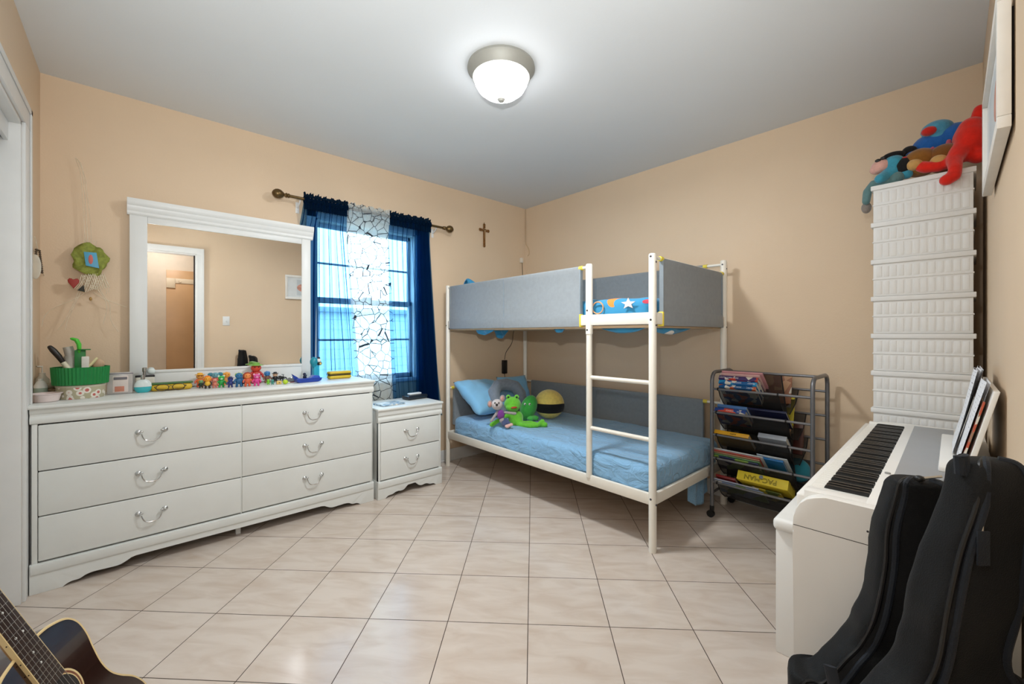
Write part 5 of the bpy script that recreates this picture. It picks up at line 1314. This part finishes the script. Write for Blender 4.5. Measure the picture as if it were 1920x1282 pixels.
for s_ in (-1, 1): MB(plain('#101010', .2)).ell(hd_c+rgt*.034*s_+Vector((0, 0, .062))-Vector((_c, _s, 0))*.017, .008).build('eye', hb, smooth=60)
m_ = MB(plain('#B5452C', .6)); mc = hd_c-Vector((_c, _s, 0))*.080+Vector((0, 0, -.012))
m_.ell(mc+rgt*.012+Vector((0, 0, .0)), (.030, .018, .008)); m_.build('mouth', hb, smooth=60)
# mouse like soft toy
GY = plush('#A39A9A'); ms = F(938, 785, 3.28)
mo = thing('mouse_plush', 'small grey mouse soft toy in a purple top leaning on the frog', 'soft toy', (ms.x, ms.y, MT))
h_ = F(932, 758, 3.28)
mh = blob('plush_head', [('e', h_, (.046, .042, .043)), ('e', h_-Vector((_c, _s, 0))*.030+Vector((0, 0, -.008)), (.024, .02, .018))], plush('#C9BFBC'), mo, .004)
for s_, uu, vv in ((-1, 919, 757), (1, 942, 747)):
    e_ = F(uu, vv, 3.29); MB(GY).ell(e_, (.027, .011, .029)).m(plush('#D9A398')).ell(e_-Vector((_c, _s, 0))*.007, (.018, .007, .021)).build('ear', mh, smooth=60)
MB(plain('#101010', .2)).ell(h_-Vector((_c, _s, 0))*.054+Vector((0, 0, .006)), .010).build('nose', mh, smooth=60)
for s_ in (-1, 1): MB(plain('#101010', .2)).ell(h_-Vector((_c, _s, 0))*.040+rgt*.015*s_+Vector((0, 0, .018)), .006).build('eye', mh, smooth=60)
blob('purple_top', [('e', F(939, 777, 3.28), (.034, .030, .040))], plush('#7B3E8E'), mo, .004)
blob('plush_body', [('e', F(942, 788, 3.27), (.026, .024, .022)), ('t', [F(932, 773, 3.27), F(926, 782, 3.25), F(921, 789, 3.24)], [.012, .011, .012]), ('t', [F(947, 773, 3.27), F(956, 774, 3.26), F(966, 775, 3.25)], [.011, .011, .012])], GY, mo, .004)
blob('blue_trousers', [('t', [F(943, 788, 3.27), F(945, 796, 3.24)], [.019, .016]), ('t', [F(947, 787, 3.27), F(954, 794, 3.24)], [.019, .016])], plush('#4A5578'), mo, .004)
blob('plush_feet', [('e', F(951, 799, 3.22), (.018, .022, .014)), ('t', [F(951, 798, 3.22), F(959, 796, 3.22)], [.010, .014])], plush('#E3B6AC'), mo, .004)
# crumpled blue and white bag on the upper bunk
c = at_y(888, 530, 3.02)
o = MB(pm); 
def bagf(u, v): return Vector((c.x-.09+.20*u, c.y-.05+.08*v+.02*math.sin(u*9), c.z-.03+.035*math.sin(u*5+1)*math.sin(v*pi)+.025*math.sin(v*pi)+.01*math.sin(u*17+v*8)))
o.grid(bagf, 24, 12); o = o.build('crumpled_blanket', smooth=60); o.modifiers.new('t', 'SOLIDIFY').thickness = .006
tag(root_at(o, (c.x, c.y, c.z-.03)), 'crumpled blue and white blanket corner peeking over the upper bunk guard', 'blanket')
pillow('blue printed pillow lying at the window end of the upper bunk', (2.55, 2.98, 1.51), .60, .36, .16, (-1.2, 0, 0), pm, seed=7)
# ---------------------------------------------------------------- cable, adapter, cross, corner cord
t = thing('power_adapter', 'black power adapter hanging on its cord below the upper bunk', 'power adapter', tuple(at_y(946, 687, 3.262)))
a0, a1 = at_y(946, 675, 3.262), at_y(946, 700, 3.262)
MB(black).box(a0.x-.026, a0.x+.026, 3.245, 3.279, a1.z, a0.z, .004).build('adapter_box', t)
pts = smooth_curve([tuple(at_y(979, 492, 3.272)), tuple(at_y(980, 540, 3.272)), tuple(at_y(974, 590, 3.27)), tuple(at_y(963, 622, 3.268)), tuple(at_y(960, 642, 3.266)), tuple(at_y(949, 660, 3.264)), tuple(at_y(946, 674, 3.262))], 6)
MB(black).tube(pts, .0028, 6).build('cord', t)
MB(black).tube([at_y(946, 700, 3.262), at_y(947, 716, 3.262), at_y(950, 740, 3.262)], .0026, 6).build('cord', t)
p = at_y(977, 488, 3.28); o = MB(plain('#E3DACB', .4)).box(-.014, .014, -.022, .009, -.028, .026, .004).build('wall_plug'); o.location = p
tag(o, 'cream plug in the wall above the bunk at the room corner', 'plug')
crx = at_y(908.5, 440, 3.277)
t = thing('crucifix', 'small bronze crucifix on the wall between curtain and corner', 'crucifix', (crx.x, 3.283, crx.z-.11))
BR = M('aged_bronze', '#8A6238', .45, .6, noise=.35, nscale=60)
b = MB(BR); x_, z0_, z1_ = crx.x, crx.z-.105, crx.z+.095
b.box(x_-.012, x_+.012, 3.276, 3.287, z0_, z1_, .003).box(x_-.050, x_+.050, 3.276, 3.287, z1_-.062, z1_-.038, .003)
for (xx, zz) in ((x_-.052, z1_-.05), (x_+.052, z1_-.05), (x_, z1_+.004), (x_, z0_-.004)):
    b.ell((xx, 3.2815, zz), (.016, .0055, .016))
b.tube([(x_, 3.282, z1_+.018), (x_, 3.282, z1_+.030)], .003, 8)
b.build('cross', t)
MB(M('pale_bronze', '#B7936A', .4, .5)).tube([(x_, 3.270, z1_-.055), (x_, 3.269, z1_-.09), (x_+.003, 3.270, z1_-.14)], [.007, .006, .004], 8, round_ends=True).tube([(x_-.038, 3.272, z1_-.040), (x_, 3.270, z1_-.055), (x_+.038, 3.272, z1_-.040)], .0035, 8, round_ends=True).ell((x_-.002, 3.268, z1_-.038), .007).build('figure_relief', t)
o = MB(plain('#C9AE8A', .6)).tube(smooth_curve([(3.172, 3.283, CEIL-.004), (3.172, 3.283, 2.36), (3.171, 3.283, 2.22), (3.173, 3.27, 2.16), (3.175, 3.24, 2.12), (3.174, 3.23, 2.06), (3.172, 3.25, 2.04)], 6), .0035, 6).build('corner_cable', smooth=60)
tag(root_at(o, (3.17, 3.28, 2.2)), 'painted over thin cable running down the room corner from the ceiling', 'cable')

# ---------------------------------------------------------------- hanging ornaments left of the mirror
WYD = 3.262
def W(u, v, off=0.0): return at_y(u, v, WYD-off)
def WD(u, v, off=0.0): return at_x(u, v, XD+.014+off)
orn = thing('palm_ornament', 'hanging ornament of green mesh, woven straw and a small picture', 'wall ornament', tuple(W(168, 487)))
straw = M('dry_straw', '#F0E6D0', .75, noise=.12, nscale=40); gmesh = M('olive_mesh_ribbon', '#8C9440', .8, noise=.25, nscale=60, bump=.9, bscale=220)
c = W(169, 487, .01)
b = MB(gmesh); t = bmesh.new(); n = 36; rings = []
for j in range(6):
    rr = j/5
    rings.append([t.verts.new((c.x+.070*rr*(1+.10*math.sin(5*2*pi*k/n+1)+.06*math.sin(11*2*pi*k/n))*math.cos(2*pi*k/n), c.y-.014-.012*math.sin(rr*5+k*.9)*rr, c.z+.088*rr*(1+.08*math.sin(4*2*pi*k/n)+.05*math.sin(9*2*pi*k/n))*math.sin(2*pi*k/n))) for k in range(n)])
for A, B_ in zip(rings, rings[1:]):
    for k in range(n): t.faces.new((A[k], A[(k+1) % n], B_[(k+1) % n], B_[k]))
bmesh.ops.remove_doubles(t, verts=t.verts[:], dist=1e-5); b.add(t)
o = b.build('green_mesh_rosette', orn, smooth=60); o.modifiers.new('t', 'SOLIDIFY').thickness = .003
pc = [W(157, 472, .035), W(181, 474, .035), W(186, 503, .035), W(161, 498, .035)]
ppic = MB(plain('#4FA0C4', .4)); ppic.prism([(q.x, q.z) for q in pc], lambda q, a: Vector((q[0], a, q[1])), 3.222, 3.226, .0004); pcard = ppic.build('small_picture', orn)
cc = W(170, 486, .045); MB(plain('#C9655A', .5)).ell((cc.x, 3.2215, cc.z), (.009, .0012, .026)).build('picture_motif', pcard, smooth=60)
rnd = random.Random(5)
def strand(pts, r=.0016, nm='straw_strand'):
    MB(straw).tube(smooth_curve([tuple(q) for q in pts], 5), r, 6, flat=.5).build(nm, orn, smooth=60)
strand([W(160, 462, .01), W(158, 420, .01), W(154, 360, .012), (W(150, 320, .01)), W(141, 296, .004)], .0022)
strand([W(165, 462, .01), W(162, 410, .012), W(158, 350, .012), W(153, 310, .01), W(142, 296, .004)], .0024)
strand([W(171, 462, .01), W(170, 420, .01), W(164, 370, .01), W(159, 330, .012), W(146, 300, .006)], .0020)
for k in range(5): strand([W(160+k*4, 468, .012), W(158+k*6, 450, .014)], .0018)
for k in range(11):     # short woven plait under the rosette
    u0 = 153+k*4.2
    strand([W(u0, 512+rnd.random()*4, .020), W(u0-8+rnd.random()*4, 530, .026), W(u0-14, 548-abs(k-5)*1.5, .022)], .0036)
    strand([W(u0, 512+rnd.random()*4, .022), W(u0+6, 530, .028), W(u0+10, 545-abs(k-5)*1.5, .022)], .0034)
for pts in ([(150, 540), (135, 575), (120, 603), (108, 618)], [(152, 545), (136, 580), (127, 600), (122, 618)], [(158, 550), (130, 565), (105, 575), (85, 590), (78, 612)], [(175, 548), (195, 560), (215, 568), (238, 576)],
            [(182, 535), (196, 556), (206, 572), (208, 600), (222, 622)], [(180, 540), (196, 560), (200, 580), (193, 608)], [(190, 515), (202, 530), (204, 548)], [(185, 515), (196, 530), (200, 550)]):
    strand([W(u, v, .022) for u, v in pts], .0022)
ht = MB(plain('#9C2A1E', .5)); hc_ = W(138, 530, .03)
ht.prism([(hc_.x+x*.022, hc_.z+z*.026) for x, z in [(0, -1.2), (.9, 0), (1, .5), (.7, .9), (.3, .85), (0, .5), (-.3, .85), (-.7, .9), (-1, .5), (-.9, 0)]], lambda q, a: Vector((q[0], a, q[1])), 3.225, 3.24, .003); ht.build('red_heart', orn, label='small dark red heart')
MB(plain('#2a2a20', .6)).prism([(W(146, 545).x, W(146, 545).z), (W(158, 535).x, W(158, 535).z), (W(160, 548).x, W(160, 548).z)], lambda q, a: Vector((q[0], a, q[1])), 3.228, 3.238, .002).build('dark_leaf', orn)
MB(plain('#B08A4A', .5)).ell(W(170, 560, .02), (.006, .006, .010)).build('plait_tip', orn, smooth=60)
# beaded triangle at the far left
bt = thing('beaded_ornament', 'triangular beaded ornament on the wall half hidden by the white closet casing', 'wall ornament', tuple(WD(72, 490)))
bead = M('dark_wood_bead', '#4A3A2A', .4, noise=.3, nscale=50)
tri = [WD(68, 468), WD(74, 470), WD(79, 511), WD(66, 505)]
for i in range(4):
    a_, b2 = tri[i], tri[(i+1) % 4]
    nseg = max(1, int((b2-a_).length/.011)); bb_ = MB(bead)
    bb_.tube([a_, b2], .0015, 5)
    for k in range(nseg): bb_.ell(a_.lerp(b2, k/nseg), .0052, seg=8, ring=6)
    bb_.build('bead_string', bt, smooth=60)
MB(plain('#CFC6B4', .6)).ell(WD(66, 500), (.020, .006, .060)).build('pale_disc', bt, smooth=60)
MB(straw).tube([WD(65, 444), WD(68, 455), WD(71, 468)], .0015, 6).build('hanging_string', bt)
MB(straw).tube([WD(78, 505), WD(84, 520)], .0015, 6).build('loose_straw', bt)
MB(straw).tube([WD(78, 498), WD(100, 499), WD(122, 499)], .0012, 6).build('loose_straw', bt)

# ---------------------------------------------------------------- soft toys on the crate tower
def T_(u, v, dx=0.0): return at_x(u, v, TX0+.02+dx)
top = TH
def toy(name, label, u, base=None): 
    p = T_(u, 320); return thing(name, label, 'soft toy', (p.x, p.y, top))
RED = plush('#D8281A')
t = toy('red_plush', 'big bright red fluffy soft toy with long limbs at the right of the tower top', 1800)
blob('plush_body', [('e', T_(1822, 262, .09), (.10, .066, .085)), ('e', T_(1822, 243, .07), (.065, .050, .055)),
  ('t', [T_(1810, 270, .05), T_(1795, 288, .02), T_(1790, 300, .0), T_(1791, 316, -.045), T_(1789, 330, -.05), T_(1775, 337, -.055)], [.040, .034, .029, .024, .026, .027]),
  ('t', [T_(1812, 285, .06), T_(1790, 300, .04), T_(1760, 312, .03), T_(1735, 314, .03), T_(1727, 312, .035)], [.036, .030, .026, .028, .026]),
  ('t', [T_(1826, 285, .07), T_(1834, 292, .05)], [.04, .035])], RED, t, .007)
blob('raised_arm', [('t', [T_(1826, 240, .07), T_(1832, 222, .06), T_(1837, 205, .06)], [.028, .024, .022])], RED, t, .006)
t = toy('blue_plush', 'blue soft toy with a red nose lying highest behind the brown ones', 1755)
b0 = blob('plush_body', [('e', T_(1765, 268, .16), (.075, .11, .065)), ('e', T_(1790, 255, .15), (.07, .08, .06)), ('e', T_(1735, 285, .16), (.06, .07, .05))], plush('#2560A8'), t, .007)
blob('plush_head', [('e', T_(1757, 243, .13), (.06, .060, .042)), ('t', [T_(1760, 255, .13), T_(1772, 262, .13)], [.045, .04])], plush('#4E96B4'), t, .006)
blob('red_nose', [('e', T_(1742, 246, .085), (.03, .030, .022))], plush('#C92A22'), t, .005)
for (u, v, lab, nm) in ((1722, 300, 'brown soft toy with tan muzzle left of its twin on the tower', 'a'), (1768, 292, 'darker brown soft toy with tan muzzle beside the red one on the tower', 'b')):
    t = toy('brown_plush', lab, u)
    base = plush('#8A5A22' if nm == 'a' else '#7A4B1E')
    blob('plush_body', [('e', T_(u+3, v, .07), (.055, .062, .055)), ('e', T_(u+4, v+12, .08), (.055, .062, .05))], base, t, .006)
    blob('muzzle', [('e', T_(u-7, v+9, .035), (.03, .034, .028))], plush('#C79B5C'), t, .005)
    blob('ear', [('t', [T_(u+8, v-14, .06), T_(u+11, v-28, .065)] if nm == 'b' else [T_(u+14, v-10, .06), T_(u+27, v-22, .065)], [.012, .010])], plush('#B5566A'), t, .005)
    blob('blue_collar', [('e', T_(u+2, v-14, .09), (.04, .055, .012))], plush('#3A6AB0'), t, .005)
t = toy('teal_plush', 'teal soft toy with a pink muzzle and black hat at the left of the tower', 1662)
blob('plush_body', [('e', T_(1676, 308, .06), (.045, .045, .045)), ('t', [T_(1675, 320, .05), T_(1660, 330, .03), T_(1650, 335, .0)], [.034, .028, .024]), ('t', [T_(1680, 325, .06), T_(1700, 326, .05)], [.03, .026])], plush('#3E93AC'), t, .005)
blob('plush_muzzle', [('e', T_(1652, 312, .045), (.036, .042, .034)), ('e', T_(1644, 318, .04), (.026, .030, .024))], plush('#D9A79A'), t, .005)
blob('black_hat', [('e', T_(1676, 291, .06), (.03, .045, .017)), ('t', [T_(1680, 292, .06), T_(1690, 294, .06)], [.02, .008])], M('plush_black'), t, .005)
for u, v in ((1646, 301), (1656, 296)): MB(plain('#141414', .3)).ell(T_(u, v, .018), (.006, .012, .008)).build('eye_patch', t, smooth=60)
t = toy('black_plush', 'small black and red soft toy squeezed between the teal and brown ones', 1694)
blob('plush_body', [('e', T_(1694, 312, .05), (.035, .040, .045)), ('e', T_(1705, 285, .10), (.03, .032, .03))], M('plush_black'), t, .005)
blob('red_nose', [('e', T_(1696, 297, .04), (.012, .013, .010))], plush('#B83A3A'), t, .004)
t = toy('grey_plush', 'grey green soft toy limb drooping over the left edge of the tower', 1632)
lp = [Vector((TX0+.06, TY1-.05, top+.02)), Vector((TX0+.05, TY1-.0, top+.022)), Vector((TX0+.05, TY1+.022, top-.01)), Vector((TX0+.05, TY1+.027, top-.06))]
blob('plush_limb', [('t', lp, [.026, .022, .020, .018]), ('t', [Vector((TX0+.06, TY1-.05, top+.02)), Vector((TX0+.06, TY1-.09, top+.035))], [.026, .03])], plush('#5F7F80'), t, .005)
blob('plush_paw', [('e', Vector((TX0+.08, TY1+.030, top-.085)), (.028, .022, .030))], plush('#8A8078'), t, .005)
for o in list(bpy.data.objects):
    for k in ('_w', '_r'):
        if k in o: del o[k]
